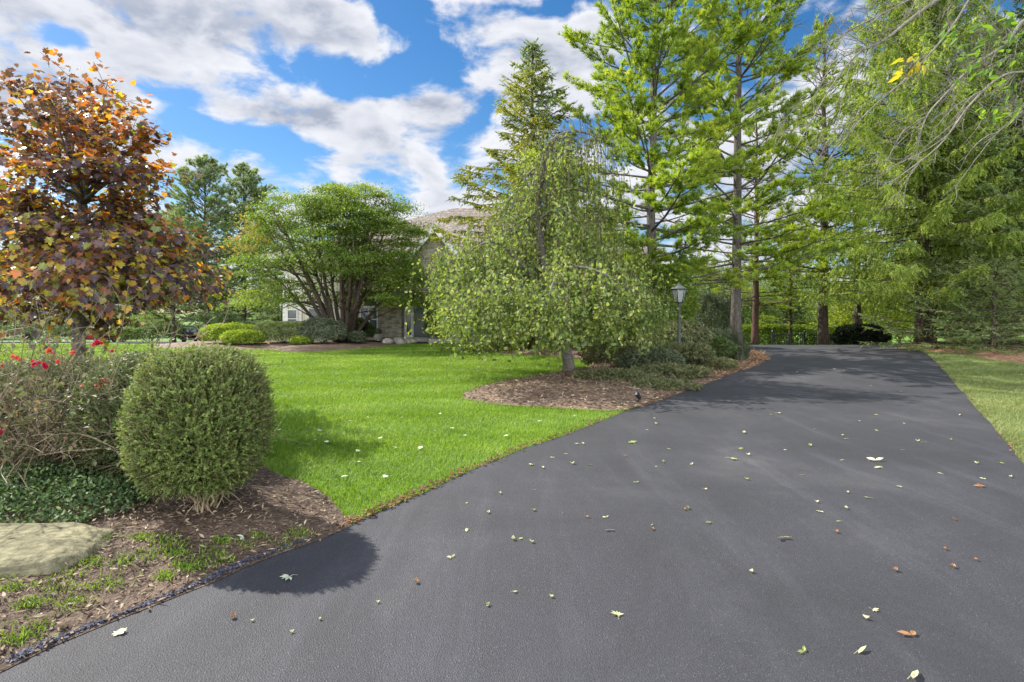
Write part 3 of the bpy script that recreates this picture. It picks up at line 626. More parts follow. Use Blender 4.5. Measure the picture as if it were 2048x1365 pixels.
# --- conifers
def gloc(px, Y): x = (px-CX)*Y/F; return (x, Y, gh1(x, Y)-.03)
put_tree('hemlock', 'cone shaped hemlock with yellow green branches and a grey green spire behind the weeping tree', 'tree',
         spruce(41, 12.7, 5.5, .2, step=.36, mat=HEMLOCK, droop=.35, hang=.42, bl=.5, nl=.09, nw=.056, nn=10, pw=.98, ragged=.45, z0=.4, tip_up=.15, dens=1.3,
                tintbias=lambda P, H: np.where(P[:, 2] > H*.74, .5, -.02)), gloc(1066, 23.5))
def sk1(z, a, r): return (z < 6.3 and r.random() < .25)
put_tree('white_pine', 'slender white pine with yellow green tufts between the hemlock and the tall trunk', 'tree',
         white_pine(52, 16.5, 2.4, 5.1, .18, (.004, 0), .62, 11, bare=.08, low=.75, nl=.2), gloc(1303, 19.5))
put_tree('white_pine', 'tall white pine with a thick grey bare lower trunk at the driveway bend', 'tree',
         white_pine(63, 20.5, 3.1, 5.2, .215, (.001, 0), .66, 11, bare=.16, low=.8, nl=.2), gloc(1473, 23.2))
fr = white_pine(71, 13, 2.6, 3.3, .19, (.006, 0), .62, 5, bare=.4, ntuft=9, nl=.18, low=.8)
t = put_tree('white_pine', 'pine with a reddish trunk just beyond the driveway, first right of the thick grey trunk', 'tree', (fr[0], fr[1], (BARK_RED, PINE)), gloc(1510, 31), 0, 'pines beyond the driveway crest')
PINES = [(1646, 30.0, .7, 1.35, 'dark trunked pine leaning before the black fence'), (1581, 33.5, 2.1, .62, 'thinnest dark pine stem between the red trunk and the leaning trunk'),
         (1716, 31.0, 3.3, 1.1, 'straight dark trunked pine standing in front of the black round bush')]
for px, Y, rz, sc, lb in PINES:
    o = dup(t, gloc(px, Y), rz, sc, lb); k = [c for c in o.children if c.name.startswith('trunk')][0]; k.data = k.data.copy(); k.data.materials[0] = BARK_BROWN
S1 = spruce(81, 17.5, 5.6, .32, step=.36, droop=.75, hang=1.55, dens=2.2, bl=.64, nl=.09, nw=.056, nn=11, pw=.58, z0=2.8, ragged=.3)
nsp = put_tree('norway_spruce', 'large bright green spruce with hanging twigs at the right of the driveway crest', 'tree', S1, gloc(1850, 24.5), .4)
S2 = spruce(92, 14.5, 4.6, .26, step=.38, mat=SPRUCE_BLUE, droop=.45, hang=.6, dens=1.4, bl=.45, nl=.085, nw=.05, nn=11, pw=.7, z0=.35, ragged=.35)
put_tree('grey_spruce', 'grey green spruce at the right lawn edge with branches down to the needle bed', 'tree', S2, gloc(2085, 22.0), 1.2)
dup(nsp, gloc(2010, 29.5), 2.2, .96, 'second tall spruce half hidden behind the large bright green spruce')
S3 = spruce(97, 3.6, 3.0, .1, step=.26, mat=SPRUCE_BLUE, droop=.2, hang=.35, dens=1.2, bl=.4, nl=.055, nw=.022, nn=10, pw=.55, z0=.25, ragged=.4, tip_up=.3)
low = put_tree('young_hemlock', 'low spreading hemlock over orange needles beside the driveway crest', 'tree', S3, gloc(1868, 23.6), 0, 'low hemlocks under the spruces')
dup(low, gloc(1985, 20.9), 2.0, .92, 'low hemlock between the needle bed and the right lawn, nearer the photo edge')

# left pines, far
LP = white_pine(103, 14.2, 2.0, 6.0, .2, (0, 0), .55, 8, mat=PINE_FAR, bark=BARK_BROWN, bare=.2, ntuft=10, nl=.21, nw=.032, low=.7, top=.16)
lp = put_tree('distant_pine', 'grey green pine with a dark trunk beside the parked car', 'tree', LP, gloc(414, 43), 0, 'pines beyond the clipped hedges')
dup(lp, gloc(486, 46), 2.4, 1.02, 'grey green pine behind the broad green maple, taller of the pair beyond the hedges')
dup(lp, gloc(348, 48), 4.2, .84, 'shorter grey green pine behind the tips of the purple maple')

# wood behind everything: every tree its own object
bgA = put_tree('woodland_tree', 'woodland tree', 'tree', broadleaf(201, 12, 8.5, 15000, .26, BGLEAF, BARK_BROWN, .14, nclump=70, r0=.2), gloc(-40, 75), 0, 'woodland trees behind the street')
bgB = put_tree('woodland_conifer', 'dark conifer in the wood', 'tree', spruce(205, 13, 3.4, .2, step=.55, mat=SPRUCE_BLUE, dens=.55, bl=.7, nl=.11, nw=.05, nn=9, z0=.3), gloc(60, 80), 0, 'woodland conifers behind the street')
bgY = put_tree('yellow_green_tree', 'yellow green leafy tree beyond the fence between two dark trunks', 'tree', broadleaf(207, 5.6, 6.0, 13000, .17, YELLOWGREEN, BARK_BROWN, .1, nclump=60, r0=.1), gloc(1735, 42), 0)
bgA['label'] = 'leafy woodland tree farthest to the left behind the purple maple'
bgB['label'] = 'dark conifer behind the purple maple crown'
spots = [('A', 170, 78, .9, 'leafy woodland tree behind the red parked car'), ('A', 268, 84, .75, 'leafy tree across the street left of the dark parked car'), ('B', 345, 92, .85, 'conifer showing between the purple maple tip and the left pines'),
         ('A', 455, 72, .62, 'pale leafy tree between the trunks of the left pines'), ('A', 560, 82, .8, 'leafy tree rising behind the cream wing of the house'), ('B', 520, 95, .9, 'conifer between the left pines and the broad green maple'),
         ('A', 1395, 52, .72, 'leafy tree behind the lamp post'), ('A', 1445, 62, .8, 'leafy tree left behind the thick grey trunk'), ('A', 1560, 56, .7, 'leafy tree behind the thinnest dark stem'), ('A', 1625, 66, .78, 'leafy tree behind the leaning dark trunk'),
         ('B', 1540, 74, .8, 'conifer deep in the wood right of the thick grey trunk'), ('A', 1800, 60, .85, 'leafy tree behind the large bright spruce'), ('A', 1930, 55, .95, 'leafy tree showing between the two tall spruces'), ('A', 2060, 48, .9, 'leafy tree behind the grey green spruce'), ('A', 1500, 48, .52, 'small leafy tree behind the reddish trunk'), ('A', 1680, 50, .5, 'small leafy tree beyond the black fence')]
for k, px, Y, sc, lb in spots: dup(bgA if k == 'A' else bgB, gloc(px, Y), px*.7, sc, lb)
# ---------------------------------------------------------------- house
def facade_mat(name, base, dark, light, sx, sz):
    m, nt = newmat(name); L = nt.links
    tc = N(nt, 'ShaderNodeTexCoord'); mp = N(nt, 'ShaderNodeMapping'); mp.inputs['Rotation'].default_value = (R(90), 0, 0); L.new(tc.outputs['Object'], mp.inputs[0])
    br = N(nt, 'ShaderNodeTexBrick', offset=.5, in_Scale=1.0, in_Mortar_Size=.018, in_Brick_Width=sx, in_Row_Height=sz, in_Bias=0.0, squash=1.3, squash_frequency=3)
    br.inputs['Color1'].default_value = (*dark, 1); br.inputs['Color2'].default_value = (*light, 1); br.inputs['Mortar'].default_value = (*base, 1); L.new(mp.outputs[0], br.inputs['Vector'])
    n = N(nt, 'ShaderNodeTexNoise', in_Scale=5.0, in_Detail=6.0); L.new(tc.outputs['Object'], n.inputs['Vector'])
    r = ramp(nt, [(.3, g(.6)), (.7, g(1.3))]); L.new(n.outputs[0], r.inputs[0])
    mx = N(nt, 'ShaderNodeMix', data_type='RGBA', blend_type='MULTIPLY'); mx.inputs[0].default_value = 1; L.new(br.outputs[0], mx.inputs[6]); L.new(r.outputs[0], mx.inputs[7])
    b = N(nt, 'ShaderNodeBsdfPrincipled'); b.inputs['Roughness'].default_value = .85; L.new(mx.outputs[2], b.inputs['Base Color'])
    bp = N(nt, 'ShaderNodeBump', in_Strength=.6, in_Distance=.03); L.new(br.outputs['Fac'], bp.inputs['Height']); bp.invert = True; L.new(bp.outputs[0], b.inputs['Normal'])
    o = N(nt, 'ShaderNodeOutputMaterial'); L.new(b.outputs[0], o.inputs[0]); return m
STONE = facade_mat('ledge_stone', (.34, .31, .25), (.2, .165, .125), (.46, .41, .31), .34, .11)
SHINGLE = facade_mat('roof_shingles', (.09, .08, .07), (.17, .135, .11), (.25, .205, .17), .3, .16)
SLATE = facade_mat('dark_shingles', (.05, .055, .06), (.09, .1, .115), (.14, .15, .17), .3, .16)
CREAM = noise_mat('cream_siding', [(.3, (.58, .57, .44)), (.7, (.70, .69, .56))], scale=3, bump=.1)
TRIM = plain('white_trim', (.72, .71, .66), .5)
PANE = plain('dark_window_glass', (.05, .075, .1), .08, 0, .9)
DOORM = plain('dark_green_door', (.03, .055, .05), .25, 0, .6)
BLACKM = plain('black_metal', (.025, .026, .028), .45, .0, .5)
GREYM = plain('weathered_post_paint', (.09, .1, .095), .5, 0, .4)
BRASS = plain('aged_brass', (.35, .26, .12), .35, 1)
POT = noise_mat('stone_urn', [(.3, (.42, .4, .35)), (.7, (.6, .58, .52))], scale=6, bump=.3)
LGLASS = glass('lantern_glass')
O = np.array([-5.0, 31.0, 0.0])
house = thing('house', 'stone and cream house with a brown hipped roof behind the broad green maple', 'house', tuple(O))
def hx(px, Y): return (px-CX)*Y/F
def hz(py, Y): return EYE-(py-HZ)*Y/F
YW, YM, YE = 31.0, 31.35, 30.1
w = MB()
# siding wing as vertical boards with battens
x0, x1 = hx(567, YW), hx(690, YW)
w.box((x0, YW, .55), (x1, YW+9.6, 4.6))
for b in np.arange(x0+.2, x1, .3): w.box((b-.025, YW-.02, .56), (b+.025, YW, 4.55))
w.build('wall', CREAM, house, origin=O)
s = MB(); s.box((x0-.06, YW-.08, -.3), (x1+.1, YW+9.4, .55)); s.box((x1, YM, -.3), (hx(756, YM), YM+6, 4.6)); s.build('stone_wall', STONE, house, origin=O)
s = MB()
ex0, ex1 = hx(755, YE), -1.6; dx0, dx1 = hx(803, YE), hx(905, YE); dz1 = hz(585, YE)
s.box((ex0, YE, -.3), (dx0, YE+4, 3.5)); s.box((dx1, YE, -.3), (ex1, YE+4, 3.5)); s.box((dx0, YE, dz1), (dx1, YE+3.9, 3.5)); s.box((dx0, YE+.75, -.3), (dx1, YE+3.8, dz1-.002))
gxp, gzp = hx(870, YE), hz(452, YE)
for dy in (0,):
    v = [(ex0+.1, YE, 3.5), (ex1-.1, YE, 3.5), (gxp, YE, gzp-.1), (ex0+.1, YE+3.6, 3.5), (ex1-.1, YE+3.6, 3.5), (gxp, YE+3.6, gzp-.1)]
    s.add(v, [(0, 1, 2), (5, 4, 3)]); s.add(v, [(0, 3, 4, 1), (1, 4, 5, 2), (0, 2, 5, 3)])
s.build('entrance_wall', STONE, house, origin=O)
s = MB(); s.box((ex1, YM+.2, -.3), (8.2, YM+9, 4.6)); s.build('wall', STONE, house, origin=O)
rm = MB(); ez = 4.62; A = [(-13.1, 30.5, ez), (8.7, 30.5, ez), (8.7, 42.2, ez), (-13.1, 42.2, ez)]; r0, r1 = (-3.7, 36.3, 8.15), (2.2, 36.3, 8.15)
rm.add(A+[r0, r1], [(0, 1, 5, 4), (2, 3, 4, 5)]); rm.add(A+[r0, r1], [(3, 0, 4), (1, 2, 5)])
rm.add([(p[0], p[1], p[2]-.16) for p in A]+A, [(0, 3, 2, 1), (0, 1, 5, 4), (1, 2, 6, 5), (2, 3, 7, 6), (3, 0, 4, 7)])
roof = rm.build('roof', SHINGLE, house, origin=O)
fa = MB(); fa.box((-13.14, 30.46, ez-.24), (8.74, 30.497, ez-.005)); fa.box((-13.14, 30.5, ez-.24), (-13.103, 42.2, ez-.005)); fa.build('gutter', TRIM, roof, origin=O)
gr = MB(); k = 1.14; ov = .35; hw = 2.75; ge = gzp-hw*k
for sg in (-1, 1):
    a = (gxp, YE-ov, gzp); b = (gxp+sg*hw, YE-ov, ge); c = (gxp+sg*hw, YE+4.4, ge); d = (gxp, YE+4.4, gzp); dn = np.array([0, 0, -.12])
    v = [a, b, c, d]+[tuple(np.array(q)+dn) for q in (a, b, c, d)]
    gr.add(v, [(0, 1, 2, 3), (7, 6, 5, 4), (1, 5, 6, 2), (2, 6, 7, 3)])
gable = gr.build('gable_roof', SLATE, house, origin=O)
rk = MB()
for sg in (-1, 1):
    a = np.array([gxp, YE-ov-.03, gzp-.02]); b = np.array([gxp+sg*hw, YE-ov-.03, ge-.02]); dn = np.array([0, 0, -.34]); th = np.array([0, .07, 0])
    v = [a, b, b+dn, a+dn, a+th, b+th, b+dn+th, a+dn+th]
    rk.add(v, [(0, 1, 2, 3), (7, 6, 5, 4), (3, 2, 6, 7), (0, 4, 5, 1), (1, 5, 6, 2)])
rk.build('bargeboard', TRIM, gable, origin=O)
def window(x0, x1, z0, z1, Y, cols, rows=2, name='window', arch=False):
    f = MB(); t = .07
    f.box((x0-t, Y-.06, z0-t), (x0, Y+.02, z1+t)); f.box((x1, Y-.06, z0-t), (x1+t, Y+.02, z1+t)); f.box((x0, Y-.06, z1), (x1, Y+.02, z1+t)); f.box((x0, Y-.09, z0-t), (x1, Y+.02, z0))
    for i in range(1, cols): xm = x0+(x1-x0)*i/cols; f.box((xm-.05, Y-.055, z0), (xm+.05, Y+.02, z1))
    for i in range(cols):
        a = x0+(x1-x0)*i/cols+.05*(i > 0); b = x0+(x1-x0)*(i+1)/cols-.05*(i < cols-1)
        for j in range(1, rows): zm = z0+(z1-z0)*j/rows; f.box((a, Y-.045, zm-.02), (b, Y+.02, zm+.02))
    o = f.build(name, TRIM, house, origin=O)
    p = MB(); p.box((x0, Y-.03, z0), (x1, Y-.012, z1)); p.build('pane', PANE, o, origin=O)
    return o
window(hx(577, YW), hx(594, YW), hz(655, YW), hz(621, YW), YW-.025, 1)
window(hx(619, YW), hx(648, YW), hz(663, YW), hz(618, YW), YW-.025, 1)
window(hx(722, YM), hx(754, YM), hz(661, YM), hz(617, YM), YM, 2)
window(hx(722, YM), hx(754, YM), hz(612, YM), hz(603, YM), YM, 1, 1)
window(2.2, 4.2, .9, 2.5, YM+.2, 2)
tr = MB()
for a, b in ((566, 576), (595.5, 604)): tr.box((hx(a, YW), YW-.05, .5), (hx(b, YW), YW-.021, 3.6))
tr.build('corner_board', TRIM, house, origin=O)
YD = YE+.68
f = MB(); t = .14; X0, X1, Z1 = dx0+.02, dx1-.02, dz1-.03
f.box((X0, YD-.08, 0), (X0+t, YD+.06, Z1)); f.box((X1-t, YD-.08, 0), (X1, YD+.06, Z1)); f.box((X0+t, YD-.08, Z1-t*.8), (X1-t, YD+.06, Z1))
zt = hz(604, YE); f.box((X0+t, YD-.075, zt-.05), (X1-t, YD+.06, zt+.06))
sx1 = hx(818, YE); f.box((sx1, YD-.075, 0), (sx1+.13, YD+.06, zt-.05)); sx2 = hx(862, YE); f.box((sx2, YD-.075, 0), (sx2+.13, YD+.06, zt-.05)); f.box((X0+t, YD-.07, 0), (sx1, YD+.06, .28)); 
door_frame = f.build('door_frame', TRIM, house, origin=O)
p = MB(); p.box((X0+t, YD, zt+.06), (X1-t, YD+.03, Z1-t*.8)); p.box((X0+t, YD, .28), (sx1, YD+.03, zt-.05)); p.box((sx2+.13, YD, .28), (X1-t, YD+.03, zt-.05)); p.build('pane', PANE, door_frame, origin=O)
p = MB(); p.box((sx1+.13, YD-.02, .03), (sx2, YD+.03, zt-.05))
for a in (.2, 1.15): p.box((sx1+.3, YD-.035, a), (sx2-.17, YD-.02, a+.75))
door = p.build('door', DOORM, house, origin=O)
p = MB(); p.lathe([(0, 0), (.03, .005), (.035, .04), (.0, .07)], (sx1+.2, YD-.05, 1.0), 10); p.tube([(sx1+.2, YD-.06, .85), (sx1+.2, YD-.09, 1.0), (sx1+.2, YD-.06, 1.15)], .012, 6); p.build('handle', BRASS, door, origin=O)
st = thing('front_step', 'pale stone step under the front door', 'step', (-5.4, 29.7, 0))
p = MB(); p.box((-6.2, 29.45, 0), (-3.1, 30.09, .15)); p.box((-6.0, 29.75, .152), (-3.3, 30.08, .2)); p.build('slab', PAVING, st, origin=(-5.4, 29.7, 0))

def stone(name, label, c, rx, ry, rz_, seed, mat, rot=0, group=None, n=22, k=18, amp=.12, sq=2.6, cat='rock'):
    r = np.random.default_rng(seed); u, v = np.meshgrid(np.arange(n)/n*2*np.pi, np.linspace(-np.pi/2, np.pi/2, k)); e = 2/sq
    pw = lambda a: np.sign(a)*np.abs(a)**e
    D = np.stack([pw(np.cos(v))*pw(np.cos(u)), pw(np.cos(v))*pw(np.sin(u)), pw(np.sin(v))], -1).reshape(-1, 3)
    pn = rdir(13, r)*np.array([1, 1, .8]); pn = unit(pn); U = unit(D); hh_ = r.uniform(.72, 1.0, 13)
    cut = (hh_[None]/np.maximum(U@pn.T, .05)).min(1); rr_ = np.minimum(np.linalg.norm(D, axis=1), cut)
    D = U*(rr_*(1+amp*.35*Noise(.55, seed)(U)+amp*.25*Noise(1.6, seed+1)(U)+amp*.12*Noise(5, seed+2)(U)))[:, None]*np.array([rx, ry, rz_])
    i = np.arange(k-1)[:, None]*n; j = np.arange(n)[None]; j2 = (j+1) % n
    m = MB(); m.add(D, np.stack([i+j, i+j2, i+n+j2, i+n+j], -1).reshape(-1, 4))
    o = m.build(name, mat, smooth=True); o.location = c; o.rotation_euler = (0, 0, rot); return tag(o, label, cat, group)
stone('boulder', 'long flat tan boulder in the front bed at the edge of the ivy', (-3.56, 3.40, .05), 1.0, .40, .16, 5, STONE_SLAB, .20, n=72, k=44, amp=.2, sq=4.2, cat='boulder')
for i, (x, y, s_) in enumerate([(868, 687, .3), (882, 686.5, .36), (897, 686, .3), (908, 685.5, .4), (778, 689, .42), (800, 688, .5), (822, 688, .34)]):
    X_, Y_ = gp(x, y); stone('garden_rock', ['rounded grey rock in the edging row right of the front step', 'rough pale rock edging the walk left of the front step'][i > 3], (X_, Y_, .08), s_, s_*.7, s_*.5, 60+i, ROCK, i*1.1, ['rocks edging the walk right of the step', 'rocks edging the walk left of the step'][i > 3], amp=.2)

# ---------------------------------------------------------------- shrubs
def shrub(name, label, cat, px, Y, wid, h, mat, n=9000, ls=.05, depth=None, sq=2.2, z0=.0, seed=1, group=None, tpl=DIAMOND, amp=.1, stems=18, droop=-.2, stem_mat=BARK_BROWN, core=.55, up=.2, lw=.55, nscale=1.3, rz=0, zoff=0):
    r = np.random.default_rng(seed); x = (px-CX)*Y/F; base = np.array([x, Y, gh1(x, Y)-.02+zoff]); cm = MB(); tm = MB()
    d = rdir(n, r); d[:, 2] = np.where(d[:, 2] < -.55, -d[:, 2], d[:, 2])
    q = np.array([wid/2, (depth or wid)/2, h*(1-z0)/2]); nrm = (np.abs(d)**sq).sum(1)**(-1/sq)
    nz = Noise(nscale, seed); nz2 = Noise(nscale*3, seed+1)
    rad = nrm*(1+amp*nz(d*q)+amp*.6*nz2(d*q))*(1-(1-core)*r.random(n)**3.2)
    p = d*rad[:, None]*q+np.array([0, 0, h*z0+h*(1-z0)/2]); p[:, 2] = np.abs(p[:, 2]-.02)+.02
    D = unit(d*np.array([1, 1, .8])+.75*rdir(n, r)+np.array([0, 0, droop])); Nn = unit(d+.8*rdir(n, r)+np.array([0, 0, up]))
    tint = np.clip(.48+.2*nz2(p)+r.normal(size=n)*.19, 0, 1)
    L = ls*r.uniform(.65, 1.35, n); cm.cards(p, D, Nn, L, L*lw, tpl, tint)
    e = p[r.integers(0, n, stems)]*np.array([.85, .85, .85]); s0 = np.c_[r.normal(size=(stems, 2))*.04*wid, np.zeros(stems)]; mid = s0*.6+e*.4+np.c_[np.zeros((stems, 2)), .1*h*np.ones(stems)]
    tm.tubes(np.stack([s0, mid, e], 1), np.tile(np.array([.016, .01, .005])*max(.6, min(1.6, h)), (stems, 1)), 5)
    root = thing(name, label, cat, tuple(base), rz, group); tm.build('stems', stem_mat, root, True); cm.build('foliage', mat, root); return root
shrub('low_shrub', 'wide lime green low mound of shrub before the clipped hedge', 'shrub', 462, 25.2, 2.6, .88, LIME, 16000, .075, 1.6, seed=3)
shrub('low_shrub', 'smaller lime green mound in front of the wider one', 'shrub', 486, 24.4, 1.75, .62, LIME, 11000, .07, 1.3, seed=4)
shrub('clipped_hedge', 'square clipped pale green hedge below the cream wing of the house', 'hedge', 568, 25.4, 2.15, .95, PALE_HEDGE, 20000, .06, 1.4, sq=7, seed=5, amp=.03, droop=0)
shrub('weeping_conifer', 'small grey green weeping conifer at the foot of the many-stemmed maple', 'shrub', 648, 25.0, 1.85, 1.15, GREYGREEN, 14000, .1, 1.3, seed=6, droop=-1.3, amp=.2, lw=.3)
shrub('low_shrub', 'little yellow green plant at the bed corner beside the weeping conifer', 'shrub', 603, 24.6, .9, .36, LIME, 4000, .06, seed=8)
shrub('yew_shrub', 'small dark green shrub between the maple stems and the paired window', 'shrub', 722, 27.6, 1.1, 1.0, BOX_DARK, 6000, .08, seed=9, amp=.2)
shrub('low_shrub', 'wispy grey plant right of the many-stemmed trunk', 'shrub', 712, 25.6, .8, .5, GREYGREEN, 2600, .07, seed=10, amp=.3)
shrub('leafy_shrub', 'rounded dark green shrub beside the front door', 'shrub', 893, 29.0, 2.0, 1.85, JMAPLE, 12000, .11, 1.3, seed=12, amp=.15, tpl=PALM5, lw=.9)
for x, y, Y, lb in [(866, 683, 29.6, 'pale stone urn planter on the step by the dark door'), (757, 687, 29.4, 'pale stone urn planter before the stone pillar')]:
    X_ = (x-CX)*Y/F; z = .152 if x > 800 else gh1(X_, Y); u = thing('planter_urn', lb, 'planter', (X_, Y, z)); m = MB()
    m.lathe([(.0, 0), (.13, 0), (.13, .04), (.07, .07), (.07, .1), (.16, .16), (.21, .26), (.2, .33), (.24, .37), (.24, .4), (.2, .4), (.18, .33), (0, .33)], (0, 0, 0), 20); m.build('urn', POT, u, True)
    m = MB(); r = np.random.default_rng(int(x)); d = rdir(500, r)*np.array([.2, .2, .2])*r.uniform(.3, 1, (500, 1))+np.array([0, 0, .52]); m.cards(d, unit(d-np.array([0, 0, .35])), rdir(500, r), .07, .03, DIAMOND, r.uniform(.3, 1, 500)); m.build('foliage', GREYGREEN, u)

# around the lamp post
shrub('spreading_juniper', 'low dull green spreading juniper right of the weeping trunk', 'shrub', 1238, 15.0, 1.7, .62, DULL, 9000, .085, 1.2, seed=21, amp=.25, lw=.3)
shrub('spreading_juniper', 'grey green spreading juniper between the weeping tree and the lamp post', 'shrub', 1302, 14.4, 1.45, .5, GREYGREEN, 7000, .08, 1.1, seed=22, amp=.3, lw=.3)
shrub('laceleaf_maple', 'domed laceleaf maple with reddish brown tips behind the lamp post', 'shrub', 1352, 17.2, 2.1, 1.15, DULL, 11000, .1, 1.9, seed=23, amp=.15, droop=-.9, lw=.35)
shrub('tiered_shrub', 'small flat topped shrub on a short dark stem at the foot of the lamp', 'shrub', 1372, 14.9, 1.35, .62, DULL, 5000, .07, 1.0, seed=24, amp=.25, z0=.35, lw=.4, stems=10)
shrub('spreading_juniper', 'dark green mound of juniper between the lamp post and the ornamental grass', 'shrub', 1408, 17.2, 1.6, .75, BOX_DARK, 8000, .09, 1.4, seed=25, amp=.2, lw=.35)
shrub('tall_shrub', 'tall glossy dark shrub just left of the lantern', 'shrub', 1328, 18.3, 1.9, 2.95, JMAPLE, 14000, .085, 1.6, seed=26, amp=.22)
shrub('tall_shrub', 'airy grey green shrub left of the thick grey pine trunk', 'shrub', 1425, 25.2, 2.2, 2.3, GREYGREEN, 12000, .1, 1.8, seed=27, amp=.2, lw=.4)
shrub('leafy_shrub', 'broad green shrub under the yellow green pine behind the weeping tree', 'shrub', 1250, 21.5, 2.8, 2.6, JMAPLE, 13000, .11, 1.8, seed=28, amp=.2)
shrub('low_shrub', 'sprawling thin ground juniper on the mulch below the lamp post', 'shrub', 1345, 13.3, 1.6, .22, DULL, 3500, .09, 1.0, seed=29, amp=.35, lw=.3)
shrub('low_shrub', 'flat olive ground juniper at the driveway edge of the mulch bed', 'shrub', 1415, 15.2, 1.5, .25, DULL, 3500, .09, 1.0, seed=30, amp=.35, lw=.3)
shrub('low_shrub', 'low olive ground juniper in the mulch between the weeping trunk and the spotlight', 'shrub', 1225, 12.4, 1.5, .16, DULL, 3000, .08, .9, seed=51, amp=.4, lw=.3)
shrub('low_shrub', 'thin olive ground juniper beside the spotlight', 'shrub', 1330, 11.6, 1.3, .15, DULL, 2600, .08, .8, seed=52, amp=.4, lw=.3)
shrub('hedge', 'leafy green hedge behind the black fence', 'hedge', 1555, 34.5, 7.0, 1.65, JMAPLE, 16000, .13, 1.6, sq=5, seed=31, amp=.1)
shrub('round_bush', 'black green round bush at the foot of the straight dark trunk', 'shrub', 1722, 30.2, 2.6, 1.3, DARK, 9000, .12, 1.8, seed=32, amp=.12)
shrub('roadside_shrub', 'bright green shrub left of the dark parked car', 'shrub', 300, 56, 6.2, 2.6, BGLEAF, 9000, .2, 3, seed=33, amp=.2)
shrub('roadside_shrub', 'grey green shrub right of the dark parked car', 'shrub', 452, 58, 3.8, 2.0, GREYGREEN, 6000, .2, 3, seed=34, amp=.2)
shrub('roadside_shrub', 'dark grey shrub seen through the rose twigs across the street', 'shrub', 55, 58, 9.0, 3.0, PINE_FAR, 10000, .22, 3, seed=35, amp=.2)
shrub('roadside_shrub', 'low green shrub beside the red parked car', 'shrub', 245, 60, 3.0, 1.5, BGLEAF, 5000, .18, 2.5, seed=36, amp=.2)
def orn_grass(name, label, px, Y, h, wd, n, seed, mat=GREYGREEN):
    r = np.random.default_rng(seed); x = (px-CX)*Y/F; m = MB(); a = r.uniform(0, 6.28, n); rr = .22*r.random(n)**.5; L = h*r.uniform(.6, 1.15, n); sp = r.uniform(.1, 1, n)*wd*.5
    b = np.c_[np.cos(a)*rr, np.sin(a)*rr, np.zeros(n)]; o = np.c_[np.cos(a), np.sin(a), np.zeros(n)]; q = np.c_[-np.sin(a), np.cos(a), np.zeros(n)]*.008
    p1 = b+o*sp[:, None]*.35+np.c_[np.zeros((n, 2)), L*.7]; p2 = b+o*sp[:, None]+np.c_[np.zeros((n, 2)), L*r.uniform(.55, 1.0, n)]
    v = np.stack([b-q, b+q, p1-q, p1+q, p2], 1).reshape(-1, 3); i = np.arange(n)[:, None]*5
    m.add(v, i+np.array([[0, 1, 3, 2]]), r.random(n)); m.F.append((i+np.array([[2, 3, 4]]), r.random(n).astype(np.float32), 0))
    o_ = m.build(name, mat); o_.location = (x, Y, gh1(x, Y)-.02); return tag(o_, label, 'grass clump')
orn_grass('ornamental_grass', 'arching clump of pale green ornamental grass where the driveway bends', 1447, 18.0, .95, 1.5, 2600, 41)
orn_grass('ornamental_grass', 'shorter clump of ornamental grass nearest the driveway edge', 1478, 17.6, .62, 1.0, 1500, 42)

# ---------------------------------------------------------------- lamp post, spotlight, fence, cars
Yl = 15.4; xl = (1358-CX)*Yl/F; zl = gh1(xl, Yl)
lamp = thing('lamp_post', 'dark metal lamp post with a glass lantern at the edge of the mulch bed', 'lamp post', (xl, Yl, zl))
ztop = hz(606, Yl)-zl
m = MB(); m.lathe([(0, 0), (.07, 0), (.07, .1), (.05, .14), (.043, .2), (.043, ztop-.06), (.055, ztop-.05), (.055, ztop-.03), (.03, ztop), (0, ztop)], (0, 0, 0), 16); pole = m.build('pole', GREYM, lamp, True)
m = MB(); m.tube([(-.2, 0, ztop-.24), (.0, 0, ztop-.24)], .012, 8); m.lathe([(0, 0), (.022, .008), (.022, .03), (0, .04)], (-.2, 0, ztop-.26), 8); m.build('ladder_bar', GREYM, pole, True)
Hh = .42; m = MB(); tw, bw = .20, .12
m.lathe([(0, ztop), (.1, ztop), (.11, ztop+.02), (.0, ztop+.025)], (0, 0, 0), 6)
for i in range(6):
    a = i*np.pi/3; m.tube([(math.cos(a)*bw, math.sin(a)*bw, ztop+.01), (math.cos(a)*tw, math.sin(a)*tw, ztop+.36)], .009, 5)
m.lathe([(tw*.94, ztop+.35), (tw*1.08, ztop+.355), (tw*1.08, ztop+.37), (tw*.94, ztop+.375), (tw*.94, ztop+.35)], (0, 0, 0), 6)
m.build('lantern_frame', BLACKM, lamp)
m = MB(); m.lathe([(tw*1.2, ztop+.375), (tw*.75, ztop+.43), (.06, ztop+.48), (.035, ztop+.51), (.045, ztop+.525), (.0, ztop+.56)], (0, 0, 0), 6); m.lathe([(0, ztop+.385), (tw*1.18, ztop+.377)], (0, 0, 0), 6); m.build('cap', GREYM, lamp)
m = MB(); m.lathe([(bw*.95, ztop+.025), (tw*.95, ztop+.35)], (0, 0, 0), 6); m.build('glass_panes', LGLASS, lamp)
for i in range(3):
    a = i*2.1; m = MB(); c_ = (math.cos(a)*.035, math.sin(a)*.035, 0); m.lathe([(0, ztop+.025), (.012, ztop+.025), (.012, ztop+.1), (.018, ztop+.13), (.004, ztop+.18), (0, ztop+.182)], c_, 8); m.build('candle_bulb', TRIM, lamp, True)
Xs, Ys = gp(1277, 806); zs = gh1(Xs, Ys); spt = thing('garden_spotlight', 'small black spotlight on a stake in the mulch near the driveway', 'spotlight', (Xs, Ys, zs))
m = MB(); m.tube([(0, 0, -.03), (0, 0, .07)], .012, 8); m.build('stake', BLACKM, spt)
